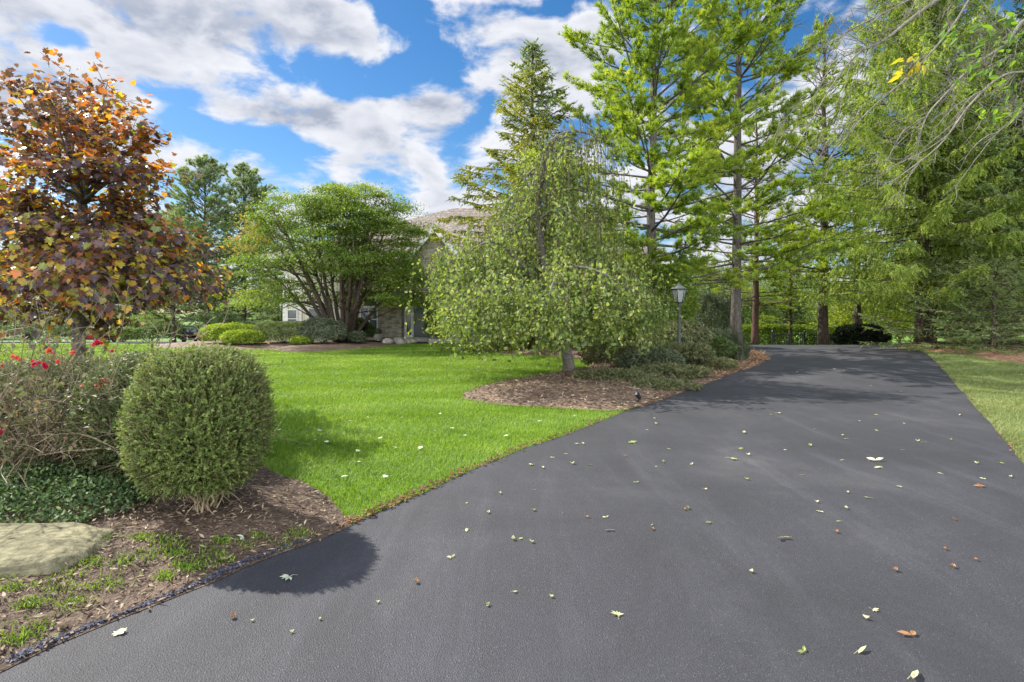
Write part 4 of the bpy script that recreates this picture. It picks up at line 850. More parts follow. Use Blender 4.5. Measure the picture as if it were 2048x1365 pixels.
m = MB(); P = np.array([(0.03, .03, .06), (.0, 0, .1), (-.05, -.05, .17)]); m.tube(P, [.03, .04, .045], 12); m.build('housing', BLACKM, spt)
Yf = 32.0; fx0, fx1 = (1545-CX)*Yf/F, (1752-CX)*Yf/F; fz = float(gz(17, Yf)); ft = hz(666, Yf)
fence = thing('metal_fence', 'low black metal picket fence beyond the driveway crest', 'fence', (fx0, Yf, fz))
m = MB()
for x in np.arange(fx0, fx1, .13): m.box((x-.012, Yf-.012, fz), (x+.012, Yf+.012, ft))
m.build('pickets', BLACKM, fence, origin=(fx0, Yf, fz))
for z in (fz+.15, ft-.12):
    m = MB(); m.box((fx0, Yf-.032, z-.02), (fx1, Yf-.013, z+.02)); m.build('rail', BLACKM, fence, origin=(fx0, Yf, fz))
for x in np.arange(fx0, fx1+.1, 1.8):
    m = MB(); m.box((x-.035, Yf-.035, fz-.1), (x+.035, Yf+.035, ft+.08)); m.lathe([(.045, ft+.08), (.02, ft+.12), (0, ft+.15)], (x, Yf, 0), 6); m.build('post', BLACKM, fence, origin=(fx0, Yf, fz))

def car(label, px, Y, rz, paint, glassm, suv):
    x = (px-CX)*Y/F; root = thing('parked_car', label, 'car', (x, Y, float(gz(x, Y))+.02), rz)
    def loft(st, k=16, e=5):
        m = MB(); th = np.arange(k)/k*2*np.pi; c_ = np.sign(np.cos(th))*abs(np.cos(th))**(2/e); s_ = np.sign(np.sin(th))*abs(np.sin(th))**(2/e); V = []
        for y, hw, zb, zt in st: V.append(np.c_[c_*hw, np.full(k, y), (zb+zt)/2+s_*(zt-zb)/2])
        n = len(st); i = np.arange(n-1)[:, None]*k; j = np.arange(k)[None]; j2 = (j+1) % k
        m.add(np.concatenate(V), np.stack([i+j, i+j2, i+k+j2, i+k+j], -1).reshape(-1, 4)); m.F.append((np.array([np.arange(k)]), np.array([.5], np.float32), 0)); m.F.append((np.array([np.arange(k)[::-1]+(n-1)*k]), np.array([.5], np.float32), 0)); return m
    bh = 1.05 if suv else .88; rh = 1.75 if suv else 1.42
    body = loft([(-2.3, .78, .42, bh-.12), (-2.2, .88, .3, bh), (-1.2, .92, .25, bh+.02), (1.0, .92, .25, bh), (1.9, .88, .28, bh-.1), (2.3, .7, .36, bh-.25)]).build('body', paint, root, True)
    rear = -2.15 if suv else -1.75
    loft([(rear, .74, bh-.05, bh+.05), (rear+.25, .7, bh-.05, rh-.08), (-.3, .7, bh-.05, rh), (.35, .68, bh-.05, rh-.05), (1.15, .72, bh-.08, bh)]).build('cabin_glass', glassm, root, True)
    loft([(rear+.25, .62, rh-.1, rh-.03), (rear+.4, .66, rh-.08, rh+.02), (-.3, .66, rh-.05, rh+.03), (.3, .6, rh-.1, rh-.01)]).build('roof_panel', paint, root, True)
    for sx in (-1, 1):
        m = MB(); m.box((sx*.62, -2.315, bh-.33), (sx*.84, -2.22, bh-.1)); m.build('tail_light', TAIL, root)
        m = MB(); m.box((sx*.48, 2.2, bh-.42), (sx*.72, 2.32, bh-.3)); m.build('headlight', TRIM, root)
        for y in (-1.4, 1.4):
            m = MB(); a = np.linspace(0, 2*np.pi, 19)[:-1]; V = np.concatenate([np.c_[np.full(18, sx*xx), y+np.cos(a)*rr, .34+np.sin(a)*rr] for xx, rr in ((.72, .3), (.74, .34), (.92, .34), (.94, .3))]); i = np.arange(3)[:, None]*18; j = np.arange(18)[None]; j2 = (j+1) % 18
            m.add(V, np.stack([i+j, i+j2, i+18+j2, i+18+j], -1).reshape(-1, 4)); wh = m.build('wheel', TYRE, root, True)
            m = MB(); m.poly(np.c_[np.full(12, sx*.945), y+np.cos(np.arange(12)/12*6.28)*.2, .34+np.sin(np.arange(12)/12*6.28)*.2]); m.build('rim', RIMM, wh)
    m = MB(); m.box((-.8, -2.36, .35), (.8, -2.2, .52)); m.build('bumper', BLACKM, root)
    return root
TAIL = plain('tail_light_red', (.5, .02, .02), .2); TYRE = plain('tyre_rubber', (.02, .02, .02), .8); RIMM = plain('wheel_rim', (.5, .5, .52), .3, .8)
car('dark maroon sport utility car seen from behind across the street', 397, 58.5, R(8), plain('maroon_paint', (.08, .03, .035), .25, .3, .6), PANE, True)
car('dark red parked car seen through the rose twigs', 196, 59.5, R(62), plain('red_paint', (.22, .015, .015), .3, 0, .5), plain('pale_windscreen', (.3, .33, .34), .15), False)

# ---------------------------------------------------------------- front bed: boxwood, hedge, roses, ground cover
def boxwood(name, label, c, rx, ry, z0, z1, nsp, seed, mat, sq=2.7, stems=26, ll=.023, k=8, cat='shrub', sl=.075, amp=.03):
    r = np.random.default_rng(seed); base = np.array([c[0], c[1], gh1(*c)-.01]); q = np.array([rx, ry, (z1-z0)/2]); ctr = np.array([0, 0, (z0+z1)/2]); cm = MB(); tm = MB()
    d = rdir(nsp, r); nrm = (np.abs(d)**sq).sum(1)**(-1/sq); nz = Noise(1.1, seed); n2 = Noise(3.3, seed+1)
    taper = np.where(d[:, 2] < 0, 1-.42*np.abs(d[:, 2])**1.4, 1)
    depth = 1-.4*r.random(nsp)**2.3; p = d*(nrm*taper*(1+amp*nz(d)+amp*.8*n2(d))*depth)[:, None]*q
    hole = (d[:, 2] < -.42) & (r.random(nsp) < .7) & (n2(d*1.3) > -.1); p = p[~hole]; d = d[~hole]; n = len(p); p += ctr
    ax = unit(d+.65*rdir(n, r)+np.array([0, 0, .55])); L = sl*r.uniform(.6, 1.4, n)
    tm.tubes(np.stack([p, p+ax*L[:, None]*.5, p+ax*L[:, None]], 1), np.tile([.0016, .0014, .001], (n, 1)), 3)
    u = np.repeat(np.arange(k)[None]/k, n, 0)+r.uniform(0, .1, (n, k)); P = (p[:, None]+ax[:, None]*L[:, None, None]*u[..., None]).reshape(-1, 3); A = np.repeat(ax, k, 0)
    sd = unit(np.cross(A, rdir(len(A), r))); D = unit(A*.75+sd); Nn = unit(A-sd*.6+.3*rdir(len(A), r))
    tint = np.clip(np.repeat(.45+.22*n2(p*2.2)+r.normal(size=n)*.16, k)+.12*(u.ravel()-.5)+r.normal(size=len(P))*.1, 0, .93)
    tint = np.where(r.random(len(P)) < .008, 1.0, tint)
    l = ll*r.uniform(.65, 1.25, len(P)); cm.cards(P, D, Nn, l, l*.55, DIAMOND, tint)
    e = ctr+unit(rdir(stems, r)*np.array([1, 1, .5])+np.array([0, 0, -.15]))*q*r.uniform(.45, .86, (stems, 1)); s0 = np.c_[r.normal(size=(stems, 2))*.04, np.zeros(stems)]
    mid = s0*.55+e*.45+np.array([0, 0, -.04]); B = np.stack([s0, s0*.85+e*.15+np.array([0, 0, .01]), mid, s0*.2+e*.8, e], 1); B[:, 1:4] += r.normal(size=(stems, 3, 3))*.018
    tm.tubes(B, np.tile([.010, .0085, .0065, .005, .0025], (stems, 1))*r.uniform(.5, 1.2, (stems, 1)), 5)
    ne = stems*3; b0 = B[r.integers(0, stems, ne), r.integers(2, 4, ne)]; dd = unit(b0-np.array([0, 0, .1])+.5*rdir(ne, r)); tm.tubes(np.stack([b0, b0+dd*.12+.01*rdir(ne, r), b0+dd*.22], 1), np.tile([.005, .0035, .002], (ne, 1)), 4)
    root = thing(name, label, cat, tuple(base)); tm.build('stems', STEM_TAN, root, True); cm.build('foliage', mat, root); return root
boxwood('boxwood', 'large round clipped boxwood with bare tan stems at its foot beside the driveway', (-2.32, 4.27), .41, .41, .02, 1.17, 12500, 301, BOX, sq=3.2, k=8, amp=.045)
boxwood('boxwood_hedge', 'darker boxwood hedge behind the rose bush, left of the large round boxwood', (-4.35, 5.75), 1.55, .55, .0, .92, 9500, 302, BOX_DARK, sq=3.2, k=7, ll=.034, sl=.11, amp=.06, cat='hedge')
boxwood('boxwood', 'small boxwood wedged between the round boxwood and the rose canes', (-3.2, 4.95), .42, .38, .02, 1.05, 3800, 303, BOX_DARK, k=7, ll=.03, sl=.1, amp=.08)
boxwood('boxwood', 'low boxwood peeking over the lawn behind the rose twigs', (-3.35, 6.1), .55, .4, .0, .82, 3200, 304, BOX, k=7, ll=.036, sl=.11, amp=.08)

def rose_bush(name, label, c, ncane, h, spread, seed, flowers, dirb, leafy=300, thin=1):
    r = np.random.default_rng(seed); base = np.array([c[0], c[1], gh1(*c)-.01]); tm = MB(); cm = MB(); P = []; rad = []; tw = []; ti = []
    for i in range(ncane):
        a = r.uniform(0, 6.28); s0 = base+np.array([math.cos(a), math.sin(a), 0])*r.uniform(.02, spread*.55)*np.array([1, .6, 0])
        L = h*r.uniform(.7, 1.45); d = unit(np.array([math.cos(a)*.45+dirb[0], math.sin(a)*.22+dirb[1], 1.0])+r.normal(size=3)*.15)
        Q = curve(s0, d, L, 9, np.array([math.cos(a)*.7+dirb[0], math.sin(a)*.25+.08, -1.4*r.random()]), .09, r); Q[:, 2] = np.maximum(Q[:, 2], base[2]+.03)
        P.append(Q); rad.append(np.linspace(.008, .0025, 9)*r.uniform(.5, 1.25)*thin); ti.append(r.uniform(0, 1))
        for j in range(12):
            s2 = along(Q, np.array([r.uniform(.3, 1)]))[0]; d2 = unit(rdir(1, r)[0]+np.array([0, 0, .8])); tw.append(curve(s2, d2, r.uniform(.1, .38), 5, (0, 0, r.uniform(-.6, .5)), .16, r))
    P = np.array(P); tm.tubes(P, np.array(rad), 5, np.array(ti)); tw = np.array(tw); tm.tubes(tw, np.tile(np.linspace(.0032, .0014, 5)*thin, (len(tw), 1)), 3, r.uniform(.2, 1, len(tw)))
    q = np.concatenate([P[:, 3:].reshape(-1, 3), tw[:, 2:].reshape(-1, 3)]); q = q[r.integers(0, len(q), leafy)]
    cm.cards(q, rdir(leafy, r), unit(rdir(leafy, r)+np.array([0, 0, .8])), .048*r.uniform(.6, 1.2, leafy), .031, OVATE, r.uniform(0, 1, leafy))
    root = thing(name, label, 'rose bush', tuple(base)); tm.build('canes', CANE, root, True, base); cm.build('leaves', DULL, root, origin=base)
    for px, py, Y, n, s_, col in flowers:
        p = at(px, py, Y); f = MB(); k = 22; cc = p+r.normal(size=(n, 3))*s_*np.array([1, .8, .6])
        for q_ in cc: 
            dd = unit(rdir(k, r)+np.array([0, -.1, .35])); f.cards(q_+dd*.003, dd, unit(rdir(k, r)+np.array([0, 0, .5])), .021*r.uniform(.7, 1.2, k), .021, OVATE, np.clip(col+r.normal(size=k)*.13, 0, 1))
        st_ = min(tw, key=lambda T: np.linalg.norm(T[-1]-p))[-1]; f.build('flower', PETAL, root, origin=base)
        b = MB(); b.tube([st_, (st_+p)/2+np.array([0, 0, .02]), p], [.003, .0025, .002], 4, .3); b.build('flower_stem', CANE, root, origin=base)
rose_bush('rose_bush', 'sprawling rose bush with tan arching canes and pink red blooms over the boulder', (-4.3, 5.0), 135, 1.2, .8, 311,
          [(75, 727, 4.9, 3, .018, .35), (92, 732, 4.85, 3, .018, .3), (5, 731, 4.9, 1, .015, .8), (40, 716, 5.0, 3, .02, .95), (-4, 868, 4.4, 5, .02, .3), (120, 723, 5.0, 1, .015, .95), (100, 705, 5.1, 3, .02, 1)], (.35, -.1), 2200)
rose_bush('rose_bush', 'taller rose bush with grey twiggy tips and a large red cluster beside the round boxwood', (-3.72, 5.15), 85, 1.3, .55, 312,
          [(209, 766, 4.75, 10, .024, .3), (195, 777, 4.75, 5, .018, .35), (193, 688, 5.2, 4, .016, .25), (222, 701, 5.25, 1, .015, .15), (151, 708, 5.1, 1, .018, .95), (168, 770, 4.9, 1, .015, .95), (221, 739, 5.1, 1, .014, .9)], (.1, -.05), 1300, .9)

def scatter(poly, n, r, weight=None, frustum=True):
    poly = np.asarray(poly, float); lo, hi = poly.min(0), poly.max(0); out = []
    tot = 0
    while tot < n:
        p = r.uniform(lo, hi, (n*3, 2)); p = p[inside(p, poly)]
        if frustum: p = p[(p[:, 1] > 1.9) & (np.abs(p[:, 0]) < p[:, 1]*1.0+2.2)]
        if weight is not None: p = p[r.random(len(p)) < weight(p)]
        out.append(p); tot += len(p)
    return np.concatenate(out)[:n]
r = np.random.default_rng(401)
VIN = [(-5.6, 3.74), (-4.3, 3.74), (-3.5, 3.8), (-3.0, 3.98), (-2.82, 4.3), (-2.86, 4.75), (-3.1, 5.4), (-5.8, 5.6)]
p = scatter(VIN, 17000, r); e = edged(p, np.array(VIN)); hh = (.05+.17*np.clip(e/.35, 0, 1)*(1+.5*Noise(1.5, 4)(np.c_[p, p[:, 0]*0])))*r.random(len(p))**.6
m = MB(); P = np.c_[p, gh(p[:, 0], p[:, 1])+hh]; m.cards(P, unit(rdir(len(P), r)+np.array([0, -.2, .1])), unit(np.array([0, -.2, 1])+.6*rdir(len(P), r)), .036*r.uniform(.6, 1.3, len(P)), .021, OVATE, r.uniform(0, 1, len(P))**1.5)
tag(m.build('groundcover', VINCA), 'dark green glossy creeping ground cover between the boulder and the boxwood', 'ground cover', kind='stuff')

# mulch chips, needles, moss and leaf litter: countless small bits on the beds
p = scatter(BED, 26000, r, lambda p: np.clip((4.2/np.maximum(p[:, 1], 2))**1.3, 0, 1)); P = np.c_[p, gh(p[:, 0], p[:, 1])+.012+.012*r.random(len(p))]
m = MB(); m.cards(P, unit(rdir(len(P), r)*np.array([1, 1, .25])), unit(np.array([0, 0, 1])+.7*rdir(len(P), r)), .045*r.uniform(.3, 1.4, len(P)), .012*r.uniform(.5, 1.6, len(P)), DIAMOND, np.clip(r.normal(.5, .26, len(P)), 0, 1))
tag(m.build('mulch_chips', CHIP), 'dark bark mulch chips around the boxwood', 'mulch', kind='stuff')
p = scatter(WBED, 24000, r); P = np.c_[p, gh(p[:, 0], p[:, 1])+.014+.02*r.random(len(p))]
m = MB(); m.cards(P, unit(rdir(len(P), r)*np.array([1, 1, .25])), unit(np.array([0, 0, 1])+.8*rdir(len(P), r)), .10*r.uniform(.4, 1.3, len(P)), .022, DIAMOND, np.clip(r.normal(.5, .24, len(P)), 0, 1))
tag(m.build('mulch_chips', CHIP), 'brown bark mulch under the weeping tree', 'mulch', kind='stuff')
strip = np.vstack([LEFT[_i0+20:_i1+1]+np.array([-.02, 0]), (LEFT[_i0+20:_i1+1]+np.array([-1.3, .3]))[::-1]])
pa = scatter(NBED, 9000, r); pb = scatter(strip, 9000, r); p = np.vstack([pa, pb]); P = np.c_[p, gh(p[:, 0], p[:, 1])+.02+.02*r.random(len(p))]
m = MB(); m.cards(P, unit(rdir(len(P), r)*np.array([1, 1, .2])), unit(np.array([0, 0, 1])+.6*rdir(len(P), r)), .16*r.uniform(.5, 1.3, len(P)), .014, DIAMOND, r.random(len(P)))
tag(m.build('pine_straw', NEEDLE_LITTER), 'orange brown fallen pine needles along the driveway edges', 'needles', kind='stuff')
e0 = LEFT[4:2+8*5]; t = r.uniform(0, len(e0)-1.001, 1700); i = t.astype(int); q = e0[i]+(e0[i+1]-e0[i])*(t-i)[:, None]; w_ = np.interp(t/len(e0), [0, .3, .5, .8, .95, 1], [.6, .25, .5, 1, 1, .3]); q += np.c_[-np.abs(r.normal(size=len(q)))*.05*w_, np.abs(r.normal(size=len(q)))*.035*w_]
m = MB(); n = len(q); m.cards(np.c_[q, np.zeros(n)+.011+.006*r.random(n)], rdir(n, r)*np.array([1, 1, .3]), unit(np.array([0, 0, 1])+.5*rdir(n, r)), .018*r.uniform(.4, 1.3, n), .015, DIAMOND, r.random(n))
tag(m.build('gravel', CRUMB), 'blue grey crumbled sealer along the near driveway edge', 'gravel', kind='stuff')
ms = MB(); cs = [(20, 1215), (60, 1235), (110, 1205), (30, 1290), (150, 1180), (190, 1195), (330, 1112), (345, 1120), (300, 1135), (255, 1150), (420, 1118), (450, 1128), (400, 1140), (370, 1148), (480, 1100), (230, 1185), (90, 1165), (520, 1085), (210, 1110), (280, 1110), (10, 1190), (140, 1225), (445, 1100), (360, 1130), (60, 1275), (180, 1160), (330, 1165), (560, 1095), (600, 1075)]
for x, y in cs:
    X_, Y_ = gp(x, y); n = int(r.uniform(40, 170)); s_ = r.uniform(.02, .055); q = np.c_[X_+r.normal(size=n)*s_*1.3, Y_+r.normal(size=n)*s_]; q = q[inside(q, BED)]; n = len(q)
    ms.cards(np.c_[q, gh(q[:, 0], q[:, 1])+.012], unit(np.array([0, 0, 1])+.8*rdir(n, r)), rdir(n, r), .026*r.uniform(.5, 1.4, n), .008, DIAMOND, r.random(n))
tag(ms.build('moss', MOSS), 'bright green moss tufts on the soil by the driveway', 'moss', kind='stuff')
i0 = 2+8*6; seg = LEFT[i0-2:_i0+16]; t = r.uniform(0, len(seg)-1.001, 1100); i = t.astype(int); q = seg[i]+(seg[i+1]-seg[i])*(t-i)[:, None]; q += np.c_[r.normal(-.03, .035, len(q)), r.normal(.02, .03, len(q))]
seg2 = RIGHT[:-2]; t = r.uniform(0, len(seg2)-1.001, 700); i = t.astype(int); q2 = seg2[i]+(seg2[i+1]-seg2[i])*(t-i)[:, None]; q2 += np.c_[np.abs(r.normal(0, .07, len(q2))), r.normal(0, .05, len(q2))]
q = np.vstack([q, q2]); n = len(q); m = MB(); L = .038*r.uniform(.4, 1.4, n); m.cards(np.c_[q, np.full(n, .014)+.012*r.random(n)], unit(rdir(n, r)*np.array([1, 1, .3])), unit(np.array([0, 0, 1])+.6*rdir(n, r)), L, L*.6, OVATE, r.random(n))
tag(m.build('leaf_litter', LITTER), 'reddish brown leaf litter along the driveway edges', 'leaf litter', kind='stuff')

# ---------------------------------------------------------------- grass
NEARD = np.vstack([DRIVE])
def blades(n, ylo, yhi, pale, seed, pw=1.0):
    r = np.random.default_rng(seed); y = (r.random(n*2)*(yhi**pw-ylo**pw)+ylo**pw)**(1/pw); x = r.uniform(-1, 1, n*2)*(y*.94+(5 if pale else 2)); p = np.c_[x, y]
    k = ~inside(p, DRIVE) & ~inside(p, BED) & ~inside(p, WBED) & ~inside(p, HBED) & ~inside(p, NBED) & ~inside(p, WALK); k &= ~((p[:, 1] > 28) & (np.abs(p[:, 0]+2) < 11))
    side = p[:, 0] > 2.2+.55*(p[:, 1]-3.5)+.15*np.maximum(0, p[:, 1]-9); k &= side if pale else ~side
    p = p[k]; n = len(p)
    # mowing bands lean the blades one way, then the other
    band = np.sin((p[:, 1]*1.0-p[:, 0]*.28)*2*np.pi/1.9); lean = np.c_[np.full(n, .25), .28*np.sign(band)*np.abs(band)**.5]+r.normal(size=(n, 2))*.45
    h = (.045+.018*r.random(n))*np.clip(.85+p[:, 1]/35, .8, 1.6); w = (.0035+.00055*p[:, 1])*r.uniform(.7, 1.3, n); a = r.uniform(0, 6.28, n); q = np.c_[np.cos(a), np.sin(a), a*0]*w[:, None]*.5
    b = np.c_[p, gz(p[:, 0], p[:, 1])-.012]; md = b+np.c_[lean*h[:, None]*.35, h*.62]; tp = b+np.c_[lean*h[:, None], h*.92]
    m = MB(); v = np.stack([b-q, b+q, md+q*.8, md-q*.8, tp], 1).reshape(-1, 3); i = np.arange(n)[:, None]*5; nz = Noise(.35, seed); n2 = Noise(1.4, seed+1)
    P3 = np.c_[p, p[:, 0]*0]; ti = np.clip(.5+.2*nz(P3)+.15*n2(P3)+.10*band*(.45+.7*nz(P3*.6+3))+r.normal(size=n)*.17, 0, 1)  # band term paints the mowing stripes' light and dark into blade colour
    m.add(v, i+np.array([[0, 1, 2, 3]]), ti); m.F.append((i+np.array([[3, 2, 4]]), ti.astype(np.float32), 0)); return m
g1 = blades(370000, 3.6, 26.8, False, 501, .75); tag(g1.build('lawn_grass', GRASS), 'bright green mown grass of the front lawn', 'grass', kind='stuff')
g2 = blades(520000, 2.2, 26, True, 502, .9); tag(g2.build('lawn_grass', GRASS_PALE), 'paler dry mown grass strip right of the driveway', 'grass', kind='stuff')

# ---------------------------------------------------------------- fallen leaves
def leaf_mesh(kind, seed):
    r = np.random.default_rng(seed); m = MB()
    if kind == 'palmate':
        for a in (-1.25, -.6, 0, .65, 1.2): m.cards([[0, 0, .006]], [[math.cos(a), math.sin(a), .12*r.random()]], [[0, .15*r.normal(), 1]], .052*r.uniform(.8, 1.15), .019, OVATE, r.random())
    elif kind == 'curl':
        n = 7
        for i in range(n):
            t0, t1 = i/n, (i+1)/n; f = lambda t: np.array([t*.05-.025, 0, .006+.05*abs(t-.5)**1.5]); wd = lambda t: .02*math.sin(math.pi*min(1, t+.06))+.002
            a, b = f(t0), f(t1); s0, s1 = np.array([0, wd(t0), .012]), np.array([0, wd(t1), .012]); k = np.array([1, -1, 1])
            m.add([a, b, b+s1, a+s0, a+s0*k, b+s1*k], [(0, 1, 2, 3), (0, 4, 5, 1)], .5+.3*r.normal())
    elif kind == 'pair':
        for a in (.4, 2.6): m.cards([[0, 0, .008]], [[math.cos(a), math.sin(a), .18]], [[.2*r.normal(), -.4, 1]], .055*r.uniform(.8, 1.2), .028, OVATE, r.random())
    elif kind == 'maple': m.cards([[-.03, 0, .006]], [[1, 0, .1]], [[.1, .2, 1]], .065, .062, MAPLE, .5)
    else: m.cards([[-.03, 0, .006]], [[1, 0, .08]], [[0, .3, 1]], .062, .02, OVATE, .5)
    if kind != 'curl': m.tube([(0, 0, .006), (-.02, .004, .012), (-.045, .01, .006)], .0011, 4, .2)
    return m
LK = {}
def fallen(px, py, kind, mat, scale, label, group=None, z=.006):
    X_, Y_ = gp(px, py); key = (kind, mat.name, random.randrange(3) if group else px)
    if key not in LK: o = leaf_mesh(kind, hash((kind, int(px))) % 1000 if False else int(px*7+py) % 9973).build('fallen_leaf', mat); LK[key] = o
    else: o = LK[key].copy(); COL.objects.link(o)
    o.location = (X_, Y_, gh1(X_, Y_)+z); o.rotation_euler = (random.uniform(-.15, .15), random.uniform(-.15, .15), random.uniform(0, 6.28)); o.scale = (scale*.67,)*3
    return tag(o, label, 'leaf', group)
zz = lambda a, b: (900+a*.5605, 700+b*.5607)
fallen(578, 1158, 'palmate', LEAF_WHITE, 1.7, 'silvery green three-lobed leaf lying in the shadow of the round boxwood')
fallen(487, 1096, 'pair', LEAF_WHITE, 1.8, 'silvery green pair of leaves on the soil in front of the round boxwood', z=.03)
fallen(*zz(1648, 1027), 'pair', LEAF_ORANGE, 1.5, 'curled orange leaf pair, the most vivid one on the near driveway')
fallen(*zz(1472, 1080), 'blade', LEAF_PALE, 1.8, 'pale pointed yellow leaf on the driveway beside the orange leaf pair')
fallen(*zz(1660, 1172), 'blade', LEAF_PALE, 2.3, 'largest pale yellow leaf at the bottom edge of the driveway')
fallen(*zz(1003, 392), 'palmate', LEAF_PALE, 2.0, 'star shaped pale leaf standing out in the middle of the driveway')
fallen(*zz(1520, 400), 'pair', LEAF_PALE, 2.4, 'broad whitish folded leaf, the upper of two close leaves on the driveway')
fallen(*zz(1534, 424), 'palmate', LEAF_PALE, 1.6, 'whitish leaf just below the broad folded one on the driveway')
fallen(*zz(655, 335), 'palmate', LEAF_GREEN, 2.0, 'bright green leaf on the driveway near the lawn edge')
fallen(*zz(922, 622), 'blade', LEAF_GREEN, 1.6, 'long yellow green leaf in the middle of the driveway')
fallen(*zz(1185, 676), 'pair', LEAF_PALE, 1.6, 'pale leaf with an orange stem in the middle of the near driveway')
fallen(*zz(1893, 492), 'palmate', LEAF_ORANGE, 1.6, 'rust brown leaf nearest the pale lawn strip')
fallen(240, 1268, 'maple', LEAF_PALE, 1.3, 'pale yellow leaf on the driveway by the bottom of the front bed')
fallen(466, 1238, 'curl', LEAF_ORANGE, 1.0, 'dry brown curled leaf below the shadow of the boxwood')
fallen(832, 1168, 'curl', LEAF_ORANGE, 1.0, 'yellow orange curled leaf right of the shadow of the boxwood')
PL = [(455, 338), (474, 340), (366, 388), (413, 375), (437, 410), (292, 412), (330, 425), (498, 413), (729, 246), (735, 268), (783, 357), (760, 403), (738, 420), (702, 288), (1049, 300), (1033, 354), (1063, 379), (866, 411), (1195, 360), (1283, 346), (1304, 285), (1400, 308), (1413, 320), (1398, 397), (1461, 258), (1522, 234), (1621, 267), (1519, 290), (1618, 360), (1668, 330), (1690, 333), (1786, 324), (1816, 235), (1748, 444), (1880, 410), (1965, 407), (2000, 458), (1905, 464), (1259, 450), (1059, 466), (1606, 492), (1418, 513), (1492, 532), (1386, 616), (1415, 570), (1318, 579), (1309, 548), (667, 477), (303, 502), (178, 516), (909, 499), (848, 570), (557, 602), (722, 628), (225, 680), (256, 678), (290, 691), (5, 745), (232, 868), (134, 916), (599, 953), (361, 886), (570, 647), (401, 588), (1076, 797), (1511, 932), (1485, 964), (1263, 1084), (60, 550), (137, 585), (55, 648), (297, 577), (1500, 60), (1395, 95), (1405, 78), (1500, 130), (1240, 82), (1370, 70), (1610, 150), (1145, 235), (1170, 228)]
for i, (a, b) in enumerate(PL):
    if b > 60: fallen(*zz(a, b), ['palmate', 'curl', 'pair', 'blade', 'curl'][i % 5], [LEAF_PALE, LEAF_PALE, LEAF_PALE, LEAF_GREEN][i % 4], random.uniform(.65, 1.15)*(1.25 if b < 420 else 1), 'small pale fallen leaf lying loose on the dark driveway', 'pale leaves scattered on the driveway')
for a, b in [(488, 601), (722, 645), (1380, 655), (1799, 610), (1768, 716), (1795, 780), (1878, 755), (1590, 793), (625, 383), (838, 574)]: fallen(*zz(a, b), 'curl', LEAF_ORANGE, random.uniform(.7, 1.05), 'small orange brown curled leaf on the dark driveway', 'brown leaves scattered on the driveway')
for x, y in [(756, 1208), (975, 1216), (583, 1268), (505, 1245), (1030, 1188), (640, 1242), (1237, 1236), (900, 1120)]: fallen(x, y, 'curl', LEAF_PALE, random.uniform(.4, .7), 'tiny pale leaf scrap on the near driveway', 'leaf scraps on the near driveway')
for x, y in [(715, 912), (652, 893), (790, 905), (868, 870), (700, 850), (905, 865), (770, 965), (1020, 855), (840, 905), (735, 842), (960, 850), (600, 905), (690, 965), (640, 870), (1150, 840), (880, 835), (560, 868), (1010, 880), (760, 885), (1080, 850), (715, 935), (930, 880)]: fallen(x, y, ['palmate', 'maple'][(x+y) % 2], LEAF_WHITE, random.uniform(.9, 1.4), 'silvery pale leaf resting on the lawn grass', 'pale leaves on the lawn', z=.05)
fallen(209, 1003, 'maple', LEAF_ORANGE, 1.3, 'dull tan leaf caught on the dark ground cover', z=.22)

